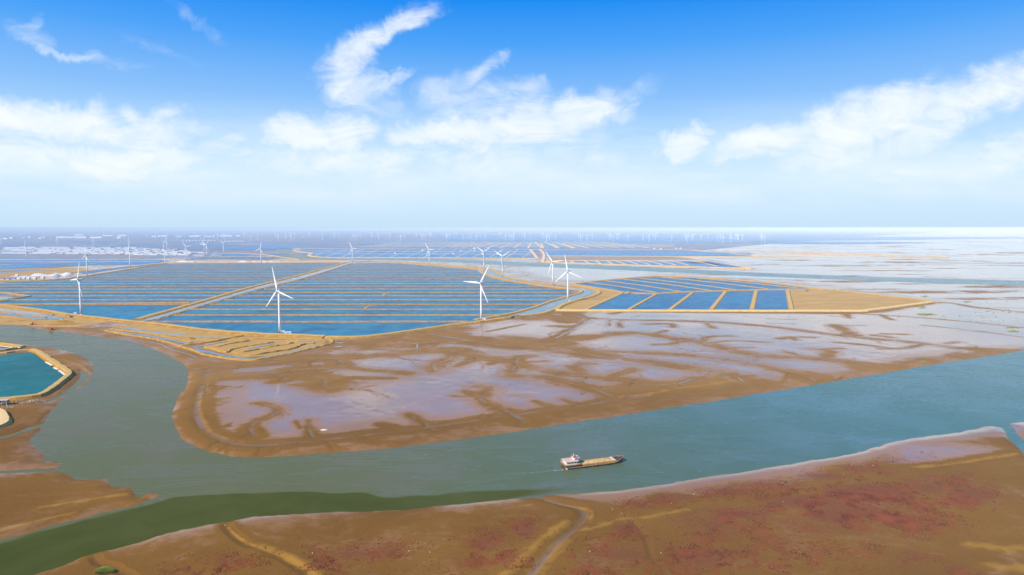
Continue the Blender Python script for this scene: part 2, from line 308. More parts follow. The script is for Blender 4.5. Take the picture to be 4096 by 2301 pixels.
# creeks that drain the flats: points, halo of drained mud (m), bed depth, line width (m)
CREEKS = [
 ([(1100,1440),(1143,1439),(1342,1437),(1502,1429),(1661,1417),(1804,1407)],40,.5,3),
 ([(1740,1340),(1939,1375),(2048,1386),(2247,1410),(2446,1435),(2645,1461),(2844,1488),(2905,1508),(2935,1530)],46,.8,5),
 ([(1804,1407),(1860,1423),(1940,1439),(2048,1449),(2088,1467),(2167,1483),(2287,1503),(2406,1515),(2486,1522),(2566,1540)],38,.4,2),
 ([(1820,1429),(1772,1451),(1737,1463),(1745,1487)],36,.4,2),([(1904,1437),(1852,1459),(1830,1470)],24,.3,2),([(2000,1440),(1960,1462)],18,.3,1.5),
 ([(1338,1441),(1370,1451),(1366,1463),(1342,1475),(1223,1479),(1104,1491),(1024,1499),(900,1512)],30,.5,3),
 ([(900,1508),(1024,1507),(1150,1504),(1239,1507),(1299,1522),(1299,1546),(1327,1562)],42,.4,2),([(1299,1520),(1400,1516),(1569,1518)],13,.1,0),([(1150,1515),(1120,1530)],26,.3,2),([(1180,1545),(1290,1548)],16,.1,0),
 ([(1390,1471),(1462,1483),(1534,1487),(1641,1499)],24,.1,0),([(1916,1550),(1955,1562),(1924,1602),(1979,1630),(2048,1658),(2100,1690)],27,.5,2.5),([(1864,1570),(1890,1590),(1924,1602)],16,.3,1),([(1812,1590),(1870,1592)],11,.1,0),
 ([(1637,1662),(1665,1680),(1693,1694),(1737,1725)],17,.3,1.5),([(1518,1702),(1560,1710),(1597,1725)],13,.3,1.5),([(1239,1686),(1233,1713),(1255,1757)],14,.3,1.5),([(1180,1690),(1200,1720)],8,.2,0),
 ([(1040,1618),(1060,1622),(1108,1638),(1104,1658),(1064,1678),(1024,1690),(1005,1720),(1020,1750)],18,.4,2),
 ([(756,1480),(836,1473),(955,1463),(1024,1460),(1100,1450)],34,.6,4),
 ([(835,1480),(820,1518),(800,1580),(788,1640),(792,1680),(836,1737),(896,1765),(960,1782),(1024,1787),(1183,1775),(1422,1749),(1701,1716),(1940,1679),(2048,1664),(2287,1634),(2446,1606),(2600,1586)],20,.6,3),
 ([(2048,1507),(2187,1514),(2287,1538),(2386,1562),(2402,1570),(2450,1590)],26,.3,2),([(2048,1490),(2070,1445),(2088,1430),(2130,1428)],24,.3,2),([(2084,1455),(2187,1449)],16,.1,0),([(2339,1459),(2299,1471),(2327,1495),(2350,1514)],34,.3,2),([(2320,1462),(2380,1460)],16,.1,0),
 ([(2526,1483),(2466,1503),(2430,1514)],32,.3,1.5),([(2406,1562),(2566,1546),(2705,1538),(2800,1520)],34,.2,1.5),([(2450,1580),(2600,1566),(2800,1545)],34,.1,0),([(2420,1604),(2300,1632)],22,.1,0),([(2250,1600),(2320,1630)],14,.2,1),([(2140,1610),(2230,1640)],14,.2,1),([(2060,1668),(2095,1690),(2080,1705)],10,.5,3),
 ([(2227,1367),(2366,1351),(2486,1337),(2566,1339),(2685,1355),(2804,1373),(2924,1407),(3003,1423),(3072,1429),(3231,1435),(3370,1451),(3490,1471),(3582,1484)],44,.5,3),
 ([(2271,1391),(2446,1411),(2645,1417),(2844,1435),(3003,1459),(3072,1471),(3191,1498),(3263,1526)],40,.5,3),([(2200,1380),(2300,1400),(2446,1425)],50,.2,0),
 ([(2617,1383),(2693,1379),(2741,1369),(2804,1373)],22,.3,1.5),([(2804,1373),(2836,1351),(2924,1347)],20,.3,1.5),([(2844,1375),(2924,1367),(3072,1373)],15,.2,0),([(2860,1395),(3015,1393)],10,.1,0),([(2620,1340),(2660,1326)],18,.1,0),
 ([(2207,1256),(2287,1262),(2359,1276),(2486,1283),(2685,1286),(2884,1294),(3072,1309),(3271,1335),(3470,1357),(3669,1375),(3828,1395),(4059,1408)],26,.5,3.5),
 ([(3351,1304),(3382,1331),(3420,1345)],40,.2,0),([(3300,1306),(3460,1305)],9,.1,0),([(3530,1339),(3629,1341)],16,.1,0),([(3560,1352),(3500,1345)],26,.1,0),([(3840,1371),(3780,1378)],18,.1,0),([(3120,1359),(3168,1352),(3251,1353)],22,.1,0),([(3160,1350),(3185,1365)],14,.1,0),
 ([(3243,1399),(3311,1405),(3311,1430)],30,.2,0),([(3300,1400),(3360,1398)],18,.1,0),([(3132,1407),(3211,1430)],17,.1,0),([(3343,1373),(3470,1385),(3582,1399),(3689,1383)],17,.3,1),([(3600,1400),(3520,1400)],12,.1,0),
 ([(3430,1258),(3629,1270),(3908,1294),(4096,1315),(4400,1345)],17,.3,1),([(3689,1304),(3908,1327),(4096,1353),(4400,1385)],11,.3,1),([(3850,1325),(3940,1332)],10,.1,0),([(3720,1215),(3800,1215),(3900,1232),(4096,1252)],24,.3,1),([(3330,1268),(3400,1272)],14,.1,0),([(3380,1255),(3395,1275)],22,.1,0),([(3520,1262),(3570,1283)],18,.1,0),
 ([(2359,1276),(2287,1319),(2219,1355)],22,.4,2.5),([(2494,1282),(2476,1296),(2482,1315)],14,.3,2.5),([(2440,1284),(2430,1310)],11,.2,2),([(2585,1300),(2680,1299),(2693,1311)],22,.2,0),([(2824,1296),(2852,1315)],20,.2,0),([(2140,1245),(2200,1262),(2280,1275),(2300,1290)],50,.1,0),
 ([(3072,1278),(3180,1281)],9,.1,0),([(3072,1297),(3180,1299)],9,.1,0),([(2060,1355),(2088,1371),(2167,1379),(2250,1380)],60,.2,1.5),([(1900,1360),(2050,1372)],50,.1,0),([(1950,1330),(2100,1300)],10,.1,0),([(2200,1308),(2290,1310)],24,.1,0),
 ([(2450,1258),(2500,1250),(2700,1252),(3072,1254),(3450,1254),(3620,1232),(3740,1214)],26,.1,0),
 ([(830,1498),(1000,1500),(1120,1498)],14,.2,1),
 # upper-left waste by the bank, south shore
 ([(2155,1992),(2247,2020),(2311,2034),(2335,2055),(2339,2075),(2303,2111),(2247,2163),(2187,2227),(2128,2301),(2040,2400)],18,1.1,2.6),
 ([(2303,2121),(2347,2125),(2420,2100),(2486,2079),(2566,2077),(2660,2058),(2745,2042),(2900,2018),(3072,1998),(3351,1948),(3590,1896),(3760,1870),(3948,1844),(4067,1825)],16,.6,2),
 ([(2522,2085),(2573,2139),(2597,2203),(2606,2240)],10,.5,1.2),([(2745,2042),(2820,2085),(2870,2100)],10,.3,1),
 ([(908,2104),(912,2119),(955,2163),(995,2187),(1024,2195),(1104,2227),(1183,2270),(1231,2301),(1290,2360)],10,.9,1.6),
 ([(374,2223),(398,2258),(454,2270),(478,2290),(510,2301),(560,2340)],8,.9,1.5),
 ([(830,1800),(865,1778),(900,1768),(960,1776)],7,.8,1.4),([(1334,1811),(1330,1795),(1310,1775)],6,.4,.8),([(1024,1822),(1070,1818),(1104,1802)],7,.5,1),
 ([(120,1620),(180,1625),(223,1622)],7,.3,1.2),([(165,1690),(190,1660),(210,1645)],6,.4,1),([(0,1700),(60,1690),(120,1660)],6,.2,.8),
]
# polygons of drained brown mud and of wet shining mud, softness in metres
DRY = [[(-700,1345),(0,1368),(167,1394),(259,1410),(350,1450),(364,1495),(340,1526),(280,1570),(240,1600),(150,1625),(-700,1660)],
       [(-700,1286),(0,1300),(160,1314),(375,1340),(520,1360),(621,1394),(693,1425),(735,1458),(755,1480),(830,1470),(900,1440),(720,1390),(500,1335),(300,1300)],
       [(700,1440),(900,1440),(1100,1420),(1330,1375),(1500,1352),(1830,1305),(2060,1278),(2240,1250),(2420,1252),(2200,1290),(1980,1330),(1800,1352),(1700,1390),(1400,1400),(1200,1430),(1000,1480),(900,1500),(880,1640),(860,1700),(930,1760),(1050,1790),(1500,1745),(2100,1665),(2600,1590),(2900,1540),(3300,1480),(3700,1425),(4000,1395),(4096,1400),(4059,1407),(3566,1487),(3072,1568),(2406,1674),(1740,1771),(970,1828),(790,1790),(700,1700),(700,1600),(750,1500)],
       [(-700,1960),(0,1900),(240,1895),(620,1985),(0,2155),(-700,2320)], [(-700,1640),(0,1620),(140,1620),(200,1650),(120,1770),(180,1850),(0,1880),(-700,1900)],
       [(-700,2640),(0,2360),(360,2240),(800,2125),(1300,2070),(2050,2020),(2500,2000),(3000,1945),(3400,1870),(3900,1760),(4040,1760),(4800,2300),(4800,3200),(-700,3200)]]
WET = [[(1010,1530),(1300,1575),(1560,1540),(1750,1510),(2048,1520),(2300,1570),(2420,1600),(2200,1625),(1900,1665),(1500,1690),(1250,1730),(1050,1740),(950,1660),(960,1560)],
       [(2330,1262),(3072,1258),(3500,1256),(3760,1215),(4800,1180),(4800,1330),(4096,1385),(3700,1420),(3400,1470),(3100,1500),(2700,1510),(2330,1470),(2100,1420),(2380,1350),(2250,1330)],
       [(2800,1005),(4800,1000),(4800,1240),(4096,1250),(3760,1205),(3300,1140),(2700,1100),(2200,1070),(2500,1062),(3040,1080),(2850,1040),(2700,1030)],
       [(2100,1080),(2560,1075),(2600,1095),(2250,1120)],[(1950,1450),(2600,1465),(2700,1500),(2400,1545),(2000,1500)],[(1400,1440),(2050,1455),(2050,1500),(1500,1510),(1380,1480)],
       [(2250,1985),(2650,1942),(3072,1872),(3600,1765),(4000,1700),(4800,1580),(4800,1640),(4040,1735),(3700,1775),(3430,1830),(3072,1900),(2640,1965),(2400,1990)],
       [(1900,1310),(2250,1300),(2200,1350),(1950,1350)],[(930,1495),(1040,1470),(1100,1480),(1000,1500)],[(900,1530),(1010,1535),(1010,1550),(920,1548)],[(3570,1800),(3900,1790),(3980,1800),(3900,1830),(3600,1860)]]
SAND = [[(90,1300),(170,1268),(290,1262),(420,1275),(430,1292),(300,1312),(160,1310)],[(560,1300),(830,1326),(1000,1338),(950,1362),(840,1378),(760,1370),(600,1335),(450,1312)],[(810,1375),(960,1352),(1310,1352),(1290,1385),(1100,1425),(960,1435),(850,1405)],
        [(2240,1238),(2400,1165),(2310,1138),(2500,1172),(2440,1205),(2350,1240)],[(3160,1160),(3251,1160),(3500,1183),(3715,1210),(3540,1232),(3470,1241),(3165,1241)],[(2200,1028),(2730,1028),(2810,1041),(2200,1043)],
        [(-700,1290),(0,1262),(100,1268),(190,1280),(160,1302),(0,1300),(-700,1294)],[(-700,1088),(0,1078),(200,1072),(360,1076),(300,1095),(0,1135),(-700,1140)]]
GOLD = [([(2765,1483),(2844,1494),(2884,1512),(2925,1528),(2900,1534),(2868,1538)],11),([(2868,1538),(2800,1548),(2700,1560)],5),([(2486,1592),(2585,1582),(2673,1566)],6),
        ([(2180,2004),(2247,2022),(2330,2038),(2368,2055),(2362,2080)],5),([(2330,2128),(2420,2104),(2486,2082),(2566,2079),(2745,2045)],9),([(2250,2170),(2200,2230),(2120,2310),(2060,2380)],14),([(2000,2330),(2150,2180),(2260,2100)],12),
        ([(1040,2200),(1120,2225),(1200,2262),(1270,2310)],12),([(912,2115),(960,2160),(1024,2190)],3),([(3660,1875),(3800,1862),(3960,1838),(4070,1820)],7),([(3900,2195),(4000,2200),(4150,2210)],18),([(3950,2270),(4200,2290)],16),
        ([(808,1560),(800,1640),(812,1680),(850,1735),(905,1760)],7),([(380,1240),(460,1268)],3),([(250,1440),(330,1470),(345,1485)],6),([(560,1300),(900,1338),(1300,1352)],14),([(160,2040),(350,2010),(500,1985)],9),([(-100,2160),(100,2105),(300,2060)],8)]
REDS = [(1462,2218,190,62,.8),(1300,2260,90,60,.55),(1960,2175,110,62,.9),(2096,2120,60,60,.9),(1880,2260,120,60,.7),(2040,2230,80,60,.6),(2560,2022,140,26,.7),(2700,2000,140,26,.9),(2900,1975,170,26,1.0),(3100,1945,160,24,.9),(3290,1912,150,24,1.0),(3450,1880,140,24,.9),(3570,1850,100,22,.6),(3650,1835,160,30,.35),
        (2500,2125,80,34,.9),(2860,2110,200,70,.8),(3000,2060,200,34,.9),(3250,2015,260,40,1.2),(3480,1985,220,50,1.5),(3400,2060,250,60,1.2),(3620,2090,200,50,.9),(3700,1960,160,60,.9),(3880,1990,130,50,1.1),(3830,1930,100,40,.7),(3600,2050,200,100,.7),(2800,2240,220,60,.8),(2500,2230,190,80,.7),(2370,2260,100,60,.7),(3100,2180,220,60,.6),(3660,2235,80,24,.8),(3830,2285,60,18,.9),(3400,2220,300,60,.35),(3050,2270,300,40,.45),
        (3300,2090,520,130,.62),(2900,2190,320,80,.5),(900,2258,150,40,.8),(760,2290,120,24,.6),(1050,2290,60,20,.5),(2150,1100,140,20,.8),(2330,1090,240,14,.55),(2090,1120,80,18,.5),(1250,1010,120,10,.4),(1750,1050,160,5,.7),(2120,1045,60,10,.5),(2150,1320,120,26,.35),(3650,1210,120,16,.35)]

# ------------------------------------------------------------------ terrain sheet
rows = np.concatenate([np.arange(922.4, 1000, .8), np.arange(1000, 1200, 1.3), np.arange(1200, 1500, 2.0), np.arange(1500, 2640, 3.2)])
cols = np.arange(-600, 4710, 6.0)
PX, PY = np.meshgrid(cols, rows); nr, nc = PX.shape
GX, GY = G(PX, PY); PXf, PYf, X, Y = PX.ravel(), PY.ravel(), GX.ravel(), GY.ravel()
# keep the far rim of the sheet a clean circle
rim = np.hypot(X, Y)

def seg_field(pts_px, out, width, fn='max', smooth=True, taper=True):
    """out = max(out, 1 - distance/width) along a traced line"""
    p = P2(pts_px)
    if smooth and len(p) > 2: p = smooth_pts(p, step=max(width, 8))
    m = max(width, .01)
    for a, b in zip(p[:-1], p[1:]):
        x0, x1 = min(a[0], b[0]) - m, max(a[0], b[0]) + m; y0, y1 = min(a[1], b[1]) - m, max(a[1], b[1]) + m
        # rows are at constant distance from the camera plane: slice them
        r0 = np.searchsorted(-GY[:, 0], -y1); r1 = np.searchsorted(-GY[:, 0], -y0, side='right')
        if r1 <= r0: continue
        sl = slice(r0 * nc, r1 * nc); xx = X[sl]; yy = Y[sl]
        k = np.nonzero((xx > x0) & (xx < x1))[0]
        if not len(k): continue
        d = b - a; L2 = max(d @ d, 1e-9); qx = xx[k] - a[0]; qy = yy[k] - a[1]
        t = np.clip((qx * d[0] + qy * d[1]) / L2, 0, 1)
        v = 1 - np.hypot(qx - t * d[0], qy - t * d[1]) / m
        kk = k + r0 * nc
        out[kk] = np.maximum(out[kk], v)
    return out
def poly_sd(poly_px, width, smooth=True):
    """-1..1: signed distance / width, positive inside"""
    p = np.asarray(poly_px, float)
    if smooth: p = smooth_pts(p, step=10, closed=True)
    ins = inside(PXf, PYf, p)
    e = np.zeros(len(X)); pc = np.vstack([p, p[:1]])
    w2 = P2(pc)
    out = np.zeros(len(X))
    seg_field_world(w2, out, width)
    d = 1 - out                     # 0 at the line .. 1 at width
    return np.where(ins, d, -d)
def seg_field_world(p, out, m):
    for a, b in zip(p[:-1], p[1:]):
        y0, y1 = min(a[1], b[1]) - m, max(a[1], b[1]) + m
        r0 = np.searchsorted(-GY[:, 0], -y1); r1 = np.searchsorted(-GY[:, 0], -y0, side='right')
        if r1 <= r0: continue
        sl = slice(r0 * nc, r1 * nc); xx = X[sl]; yy = Y[sl]
        k = np.nonzero((xx > min(a[0], b[0]) - m) & (xx < max(a[0], b[0]) + m))[0]
        if not len(k): continue
        d = b - a; L2 = max(d @ d, 1e-9); qx = xx[k] - a[0]; qy = yy[k] - a[1]
        t = np.clip((qx * d[0] + qy * d[1]) / L2, 0, 1)
        v = 1 - np.hypot(qx - t * d[0], qy - t * d[1]) / m; kk = k + r0 * nc
        out[kk] = np.maximum(out[kk], v)

BANK = 22.0
sdr = poly_sd(RIVER, BANK)
wav = (vnoise(X, Y, 9, 1) - .5) * .10 + (vnoise(X, Y, 3.5, 2) - .5) * .05
q = -sdr + wav * np.clip(1 - np.abs(sdr) * 2, 0, 1)
Z = np.where(q > 0, 1.25 * (1 - (1 - np.clip(q, 0, 1)) ** 4), q * 1.6)
shore = np.clip(1 - np.abs(np.clip(q, 0, 1)) * 1.0, 0, 1) * (q > 0)
for poly, wd in ((LAGOON, 5), (SIDECREEK, 6), (CREEK2, 14)):
    s = -poly_sd(poly, wd) + (vnoise(X, Y, 6 if wd < 10 else 60, 3) - .5) * .2
    Z = np.minimum(Z, np.where(s > 0, 1.25 * np.clip(s, 0, 1), s * 1.0))
dry = np.zeros(len(X)); chan = np.zeros(len(X))
for pts, halo, depth, lw in CREEKS:
    hm = halo * (.68 if pts[0][0] > 2250 and pts[0][1] < 1500 else .82)
    a = np.zeros(len(X)); seg_field(pts, a, hm); dry = np.maximum(dry, a)
    if lw > 0:
        c = np.zeros(len(X)); d_near = max(G(*pts[len(pts) // 2])[1], 1); wv = max(lw, d_near / 900.0)
        seg_field(pts, c, wv * 1.6); chan = np.maximum(chan, c * (.45 if pts[0][1] > 1700 and depth < 1.1 else 1))
        b = np.zeros(len(X)); seg_field(pts, b, max(lw * 2.2, wv * 2)); Z = Z - depth * (1.6 if pts[0][1] > 1700 else 1.3) * np.clip(b, 0, 1) ** .8 * np.clip(Z, 0, 1) * .62
# small side runnels feeding every creek
def wseg(p, out, m0, m1):
    n_ = len(p) - 1
    for i in range(n_):
        m = m0 + (m1 - m0) * i / max(1, n_ - 1); tmp = {}
        a, b = p[i], p[i + 1]; y0, y1 = min(a[1], b[1]) - m, max(a[1], b[1]) + m
        r0 = np.searchsorted(-GY[:, 0], -y1); r1 = np.searchsorted(-GY[:, 0], -y0, side='right')
        for r in range(r0, r1):
            c0 = max(0, np.searchsorted(GX[r], min(a[0], b[0]) - m)); c1 = np.searchsorted(GX[r], max(a[0], b[0]) + m)
            if c1 <= c0: continue
            xx = GX[r, c0:c1] - a[0]; yy = GY[r, c0] - a[1]; d = b - a; L2 = max(d @ d, 1e-9)
            t = np.clip((xx * d[0] + yy * d[1]) / L2, 0, 1); v = 1 - np.hypot(xx - t * d[0], yy - t * d[1]) / m
            kk = slice(r * nc + c0, r * nc + c1); out[kk] = np.maximum(out[kk], v)
runnel = np.zeros(len(X)); rhalo = np.zeros(len(X)); rs = random.Random(5)
def grow(p0, ang, ln, m, lev):
    n_ = 5; p = [p0]; a = ang
    for i in range(n_):
        a += rs.uniform(-.45, .45); p.append(p[-1] + np.array([math.cos(a), math.sin(a)]) * ln / n_)
        if lev and rs.random() < .55: grow(p[-1], a + rs.choice((-1, 1)) * rs.uniform(.5, 1.0), ln * rs.uniform(.3, .55), m * .6, lev - 1)
    wseg(p, runnel, m * .9, m * .4); wseg(p, rhalo, m * 5, m * 2)
for pts, halo, depth, lw in CREEKS:
    if lw < 1.4 or pts[0][1] < 1225: continue
    w_ = smooth_pts(P2(pts), step=20); acc = 0; nxt = rs.uniform(10, 60); bot = pts[0][1] > 1900
    for a, b in zip(w_[:-1], w_[1:]):
        acc += np.linalg.norm(b - a)
        if acc > nxt:
            nxt = acc + rs.uniform(25, 90) * (.35 if bot else 1); d = b - a; s_ = rs.choice((-1, 1))
            grow(b, math.atan2(d[1], d[0]) + s_ * rs.uniform(.7, 1.5), rs.uniform(14, 55) * (.4 if bot else 1) * (halo / 30) ** .5, (.55 if bot else 1.5), 1)
Z = Z - .30 * np.clip(runnel, 0, 1) * np.clip(Z, 0, 1); dry = np.maximum(dry, np.clip(rhalo, 0, 1) * .62)
wet = np.zeros(len(X))
for poly in WET: wet = np.maximum(wet, np.clip(poly_sd(poly, 26 if poly[0][1] < 1600 else 9) * .5 + .55, 0, 1))
dryp = np.zeros(len(X))
for poly in DRY: dryp = np.maximum(dryp, np.clip(poly_sd(poly, 30 if poly[0][1] < 1600 else 14) * .5 + .5, 0, 1))
sand = np.zeros(len(X))
for poly in SAND: sand = np.maximum(sand, np.clip(poly_sd(poly, 12, False) * 1.2 + .6, 0, 1))
gold = np.zeros(len(X))
for pts, wd in GOLD: seg_field(pts, gold, wd * (1.3 if pts[0][1] < 1600 and pts[0][0] > 2400 else .6))
red = np.zeros(len(X))
for cx_, cy_, rx_, ry_, k_ in REDS:
    d = ((PXf - cx_) / rx_) ** 2 + ((PYf - cy_) / ry_) ** 2
    red = np.maximum(red, k_ * np.exp(-d * 1.1))
land = np.clip(Z * 2, 0, 1)
# wetness index: wet polygons push up, drained halos and polygons push down
windex = .66 + .34 * wet - .72 * np.clip(dry, 0, 1) ** 1.0 - .42 * dryp * (1 - .8 * wet)
fl = np.clip(poly_sd(WET[2], 40) * .5 + .5, 0, 1)
sn = sum(vnoise(X, Y, s_, 30 + i) * a_ for i, (s_, a_) in enumerate(((1, 0),)))
sn = vnoise(X / 5, Y, 70, 31) * .5 + vnoise(X / 5, Y, 28, 32) * .3 + vnoise(X / 4, Y, 12, 33) * .2
windex = windex - fl * np.clip((sn - .53) * 6, 0, 1) * .55
# gentle relief
Z = Z + ((vnoise(X, Y, 60, 5) - .5) * .25 + (vnoise(X, Y, 14, 6) - .5) * .10) * land
Z = Z + gold * .35 * land + np.clip(sand, 0, 1) * .25 * land
Z = np.where(rim > 38000, 1.0, Z)
VV = np.stack([X, Y, Z], 1)
idx = np.arange(nr * nc).reshape(nr, nc)
Q = np.stack([idx[1:, :-1].ravel(), idx[1:, 1:].ravel(), idx[:-1, 1:].ravel(), idx[:-1, :-1].ravel()], 1)

# mud material
t = NT('mud'); Pm = t.pos(); Pfar = t.pos(.28, 1.0, 1)
wv = t.attr('wet'); nA = t.noise(Pm, .018, 7, .62, .8); nB = t.noise(Pm, .11, 5, .6); nM = t.noise(t.pos(.8, 1.3, 1), .05, 6, .66, 2.0)
wi = t.math('ADD', wv, t.math('ADD', t.math('MULTIPLY', t.math('SUBTRACT', nA, .5), 1.0), t.math('ADD', t.math('MULTIPLY', t.math('SUBTRACT', nM, .5), .55), t.math('MULTIPLY', t.math('SUBTRACT', nB, .5), .38))))
W = t.ss(wi, .26, .72)
nC = t.noise(Pm, .006, 5, .6); nD = t.noise(Pm, .9, 5, .65)
drycol = t.mix(t.ss(nC, .35, .65), (.172, .078, .011), (.235, .112, .018))
drycol = t.mix(t.math('MULTIPLY', t.ss(nD, .35, .75), .5), drycol, (.110, .050, .008))
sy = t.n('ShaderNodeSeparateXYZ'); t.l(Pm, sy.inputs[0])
drycol = t.mix(t.math('MULTIPLY', t.ss(sy.outputs[1], 520, 760), .8), drycol, t.mix(t.ss(nA, .35, .65), (.245, .122, .028), (.305, .160, .046)))  # drained mud lightens with distance: a vignette painted into its colour
wetcol = t.mix(t.ss(nC, .35, .65), (.265, .130, .048), (.335, .175, .080))
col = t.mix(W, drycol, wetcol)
col = t.mix(t.ss(t.attr('sand'), .3, .8), col, t.mix(t.ss(t.noise(t.pos(.5, 1, 1), .03, 7, .7), .3, .7), (.40, .22, .055), (.52, .32, .095)))
gm = t.math('MULTIPLY', t.ss(t.math('ADD', t.attr('gold'), t.math('MULTIPLY', t.math('SUBTRACT', nB, .5), 1.6)), .35, 1.1), .42)
col = t.mix(gm, col, (.46, .25, .035))
rd = t.attr('red'); sp = t.noise(Pm, .55, 5, .72); sp2 = t.noise(Pm, .06, 4)
rr = t.math('MULTIPLY', t.ss(t.math('ADD', t.math('MULTIPLY', sp, 1.0), t.math('MULTIPLY', t.math('ADD', rd, t.math('MULTIPLY', t.math('SUBTRACT', sp2, .5), .8)), .30)), .60, .80), t.ss(rd, .05, .35))
col = t.mix(t.math('MULTIPLY', t.ss(t.math('ADD', rd, t.math('MULTIPLY', t.math('SUBTRACT', t.noise(Pm, .05, 6, .7), .5), 1.6)), .25, 1.2), .75), col, (.205, .068, .036))
col = t.mix(t.math('MULTIPLY', rr, .45), col, (.13, .034, .012))
# far plain: bands of pans, banks and bare earth
far = t.attr('far'); Pb = t.pos(.0006, .0042, 1)
fb = t.noise(Pb, 1.0, 8, .68, .4); fb2 = t.noise(t.pos(.0018, .016, 1), 1.0, 5, .6)
fc = t.mix(t.ss(fb, .44, .54), (.25, .165, .15), (.02, .15, .33))
fc = t.mix(t.ss(fb2, .58, .64), fc, (.60, .50, .44)); fc = t.mix(t.ss(fb2, .38, .32), fc, (.13, .070, .065))
col = t.mix(far, col, fc)
ch = t.ss(t.attr('chan'), .25, .7)
chw = t.math('MULTIPLY', ch, t.ss(t.noise(Pm, .03, 4), .42, .56))
col = t.mix(t.math('MULTIPLY', t.math('MULTIPLY', ch, t.ss(t.noise(Pm, .025, 5, .7), .40, .62)), .6), col, (.19, .125, .085))
col = t.mix(t.math('MULTIPLY', t.ss(t.attr('run'), .1, .8), .7), col, (.125, .064, .020))
wetrough = t.ss(nB, .3, .7, .05, .13)
rough = t.math('ADD', t.math('MULTIPLY', W, wetrough), t.math('MULTIPLY', t.math('SUBTRACT', 1, W), .80))
rough = t.math('SUBTRACT', rough, t.math('MULTIPLY', chw, .5), clamp=True)
rough = t.math('MAXIMUM', rough, t.math('MAXIMUM', t.math('MULTIPLY', t.ss(t.attr('sand'), .3, .8), .85), t.math('MULTIPLY', far, .45)))
rough = t.math('MAXIMUM', rough, .05)
spec = t.math('ADD', t.math('MULTIPLY', t.math('MAXIMUM', W, chw), t.ss(t.attr('wet'), .84, 1.02, .06, .80)), .01)
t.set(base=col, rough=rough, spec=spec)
bh = t.math('ADD', t.math('MULTIPLY', t.noise(Pm, .35, 6, .65), t.ss(W, 0, .6, 1.0, .0)), t.math('MULTIPLY', t.noise(Pm, .05, 3), .05))
t.bump(bh, .5, .35)
fara = np.clip((1050 - PYf) / 30, 0, 1) * np.clip(1 - wet * 1.3, 0, 1)
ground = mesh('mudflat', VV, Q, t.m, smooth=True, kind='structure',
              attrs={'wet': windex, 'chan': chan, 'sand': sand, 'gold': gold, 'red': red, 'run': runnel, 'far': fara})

# ------------------------------------------------------------------ water
def water_mat(name, deep, shallow, rough, spec, wscale=.25, bstr=.25, big=.004, streak=None):
    t = NT(name); Pm = t.pos(); n = t.noise(Pm, big, 5, .6, .5); c = t.mix(t.ss(n, .35, .65), deep, shallow)
    if streak:
        s = t.noise(t.pos(.012, .03, 1), 1, 6, .6, 1.2); m = t.ss(s, .50, .66); c = t.mix(t.math('MULTIPLY', m, .6), c, streak)
    t.set(base=c, rough=t.ss(t.noise(Pm, big * 4, 4), .3, .7, rough * .8, rough * 1.2), spec=spec)
    h = t.math('ADD', t.noise(Pm, wscale, 4, .6), t.math('MULTIPLY', t.noise(Pm, wscale * .25, 3), .6)); t.bump(h, bstr * .12, .5); return t.m
def disc(name, rad, z, mat, n=96):
    V = [(rad * math.cos(2 * math.pi * k / n), rad * math.sin(2 * math.pi * k / n), z) for k in range(n)]
    return mesh(name, V, [tuple(range(n))], mat, kind='structure')

# river: silty water; the calm lee strip below the far wash has its darker reflection painted into the base colour
t = NT('river_water'); Pm = t.pos()
n = t.noise(Pm, .012, 6, .62, .8)
sx = t.n('ShaderNodeSeparateXYZ'); t.l(Pm, sx.inputs[0])
east = t.ss(t.math('ADD', t.math('MULTIPLY', sx.outputs[0], 1.0), t.math('MULTIPLY', sx.outputs[1], .25)), -100, 520)
c = t.mix(east, (.105, .112, .030), (.030, .118, .092))
c = t.mix(t.math('MULTIPLY', t.ss(n, .42, .62), .65), c, t.mix(east, (.125, .110, .052), (.060, .155, .165)))
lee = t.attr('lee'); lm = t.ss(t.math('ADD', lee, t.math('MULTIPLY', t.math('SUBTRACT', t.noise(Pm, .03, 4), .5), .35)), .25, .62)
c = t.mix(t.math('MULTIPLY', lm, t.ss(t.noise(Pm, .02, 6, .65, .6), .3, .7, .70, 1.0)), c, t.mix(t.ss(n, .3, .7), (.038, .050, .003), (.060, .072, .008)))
st_ = t.noise(t.pos(.010, .028, 1), 1, 7, .62, 1.5)
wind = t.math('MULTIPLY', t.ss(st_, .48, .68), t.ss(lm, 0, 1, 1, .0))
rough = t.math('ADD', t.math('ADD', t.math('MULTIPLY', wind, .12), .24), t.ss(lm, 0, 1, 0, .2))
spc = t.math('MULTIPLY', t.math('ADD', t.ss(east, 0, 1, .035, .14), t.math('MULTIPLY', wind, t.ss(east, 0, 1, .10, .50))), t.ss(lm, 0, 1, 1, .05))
t.set(base=c, rough=rough, spec=spc)
t.bump(t.math('ADD', t.noise(Pm, .45, 4, .65), t.math('MULTIPLY', t.noise(Pm, .08, 3), .8)), .05, .5)
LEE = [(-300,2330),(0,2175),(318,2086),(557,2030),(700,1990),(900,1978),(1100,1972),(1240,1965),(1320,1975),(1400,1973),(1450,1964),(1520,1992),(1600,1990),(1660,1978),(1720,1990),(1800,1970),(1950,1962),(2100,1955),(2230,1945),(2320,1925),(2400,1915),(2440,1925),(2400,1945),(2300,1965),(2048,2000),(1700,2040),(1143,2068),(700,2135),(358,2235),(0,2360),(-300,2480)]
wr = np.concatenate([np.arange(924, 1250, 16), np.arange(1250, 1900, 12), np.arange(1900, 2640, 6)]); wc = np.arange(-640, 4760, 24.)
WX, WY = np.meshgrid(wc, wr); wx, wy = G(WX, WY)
leea = inside(WX.ravel(), WY.ravel(), LEE).astype(float).reshape(WX.shape) * np.clip((2480 - WX) / 1000, 0, 1) ** .5
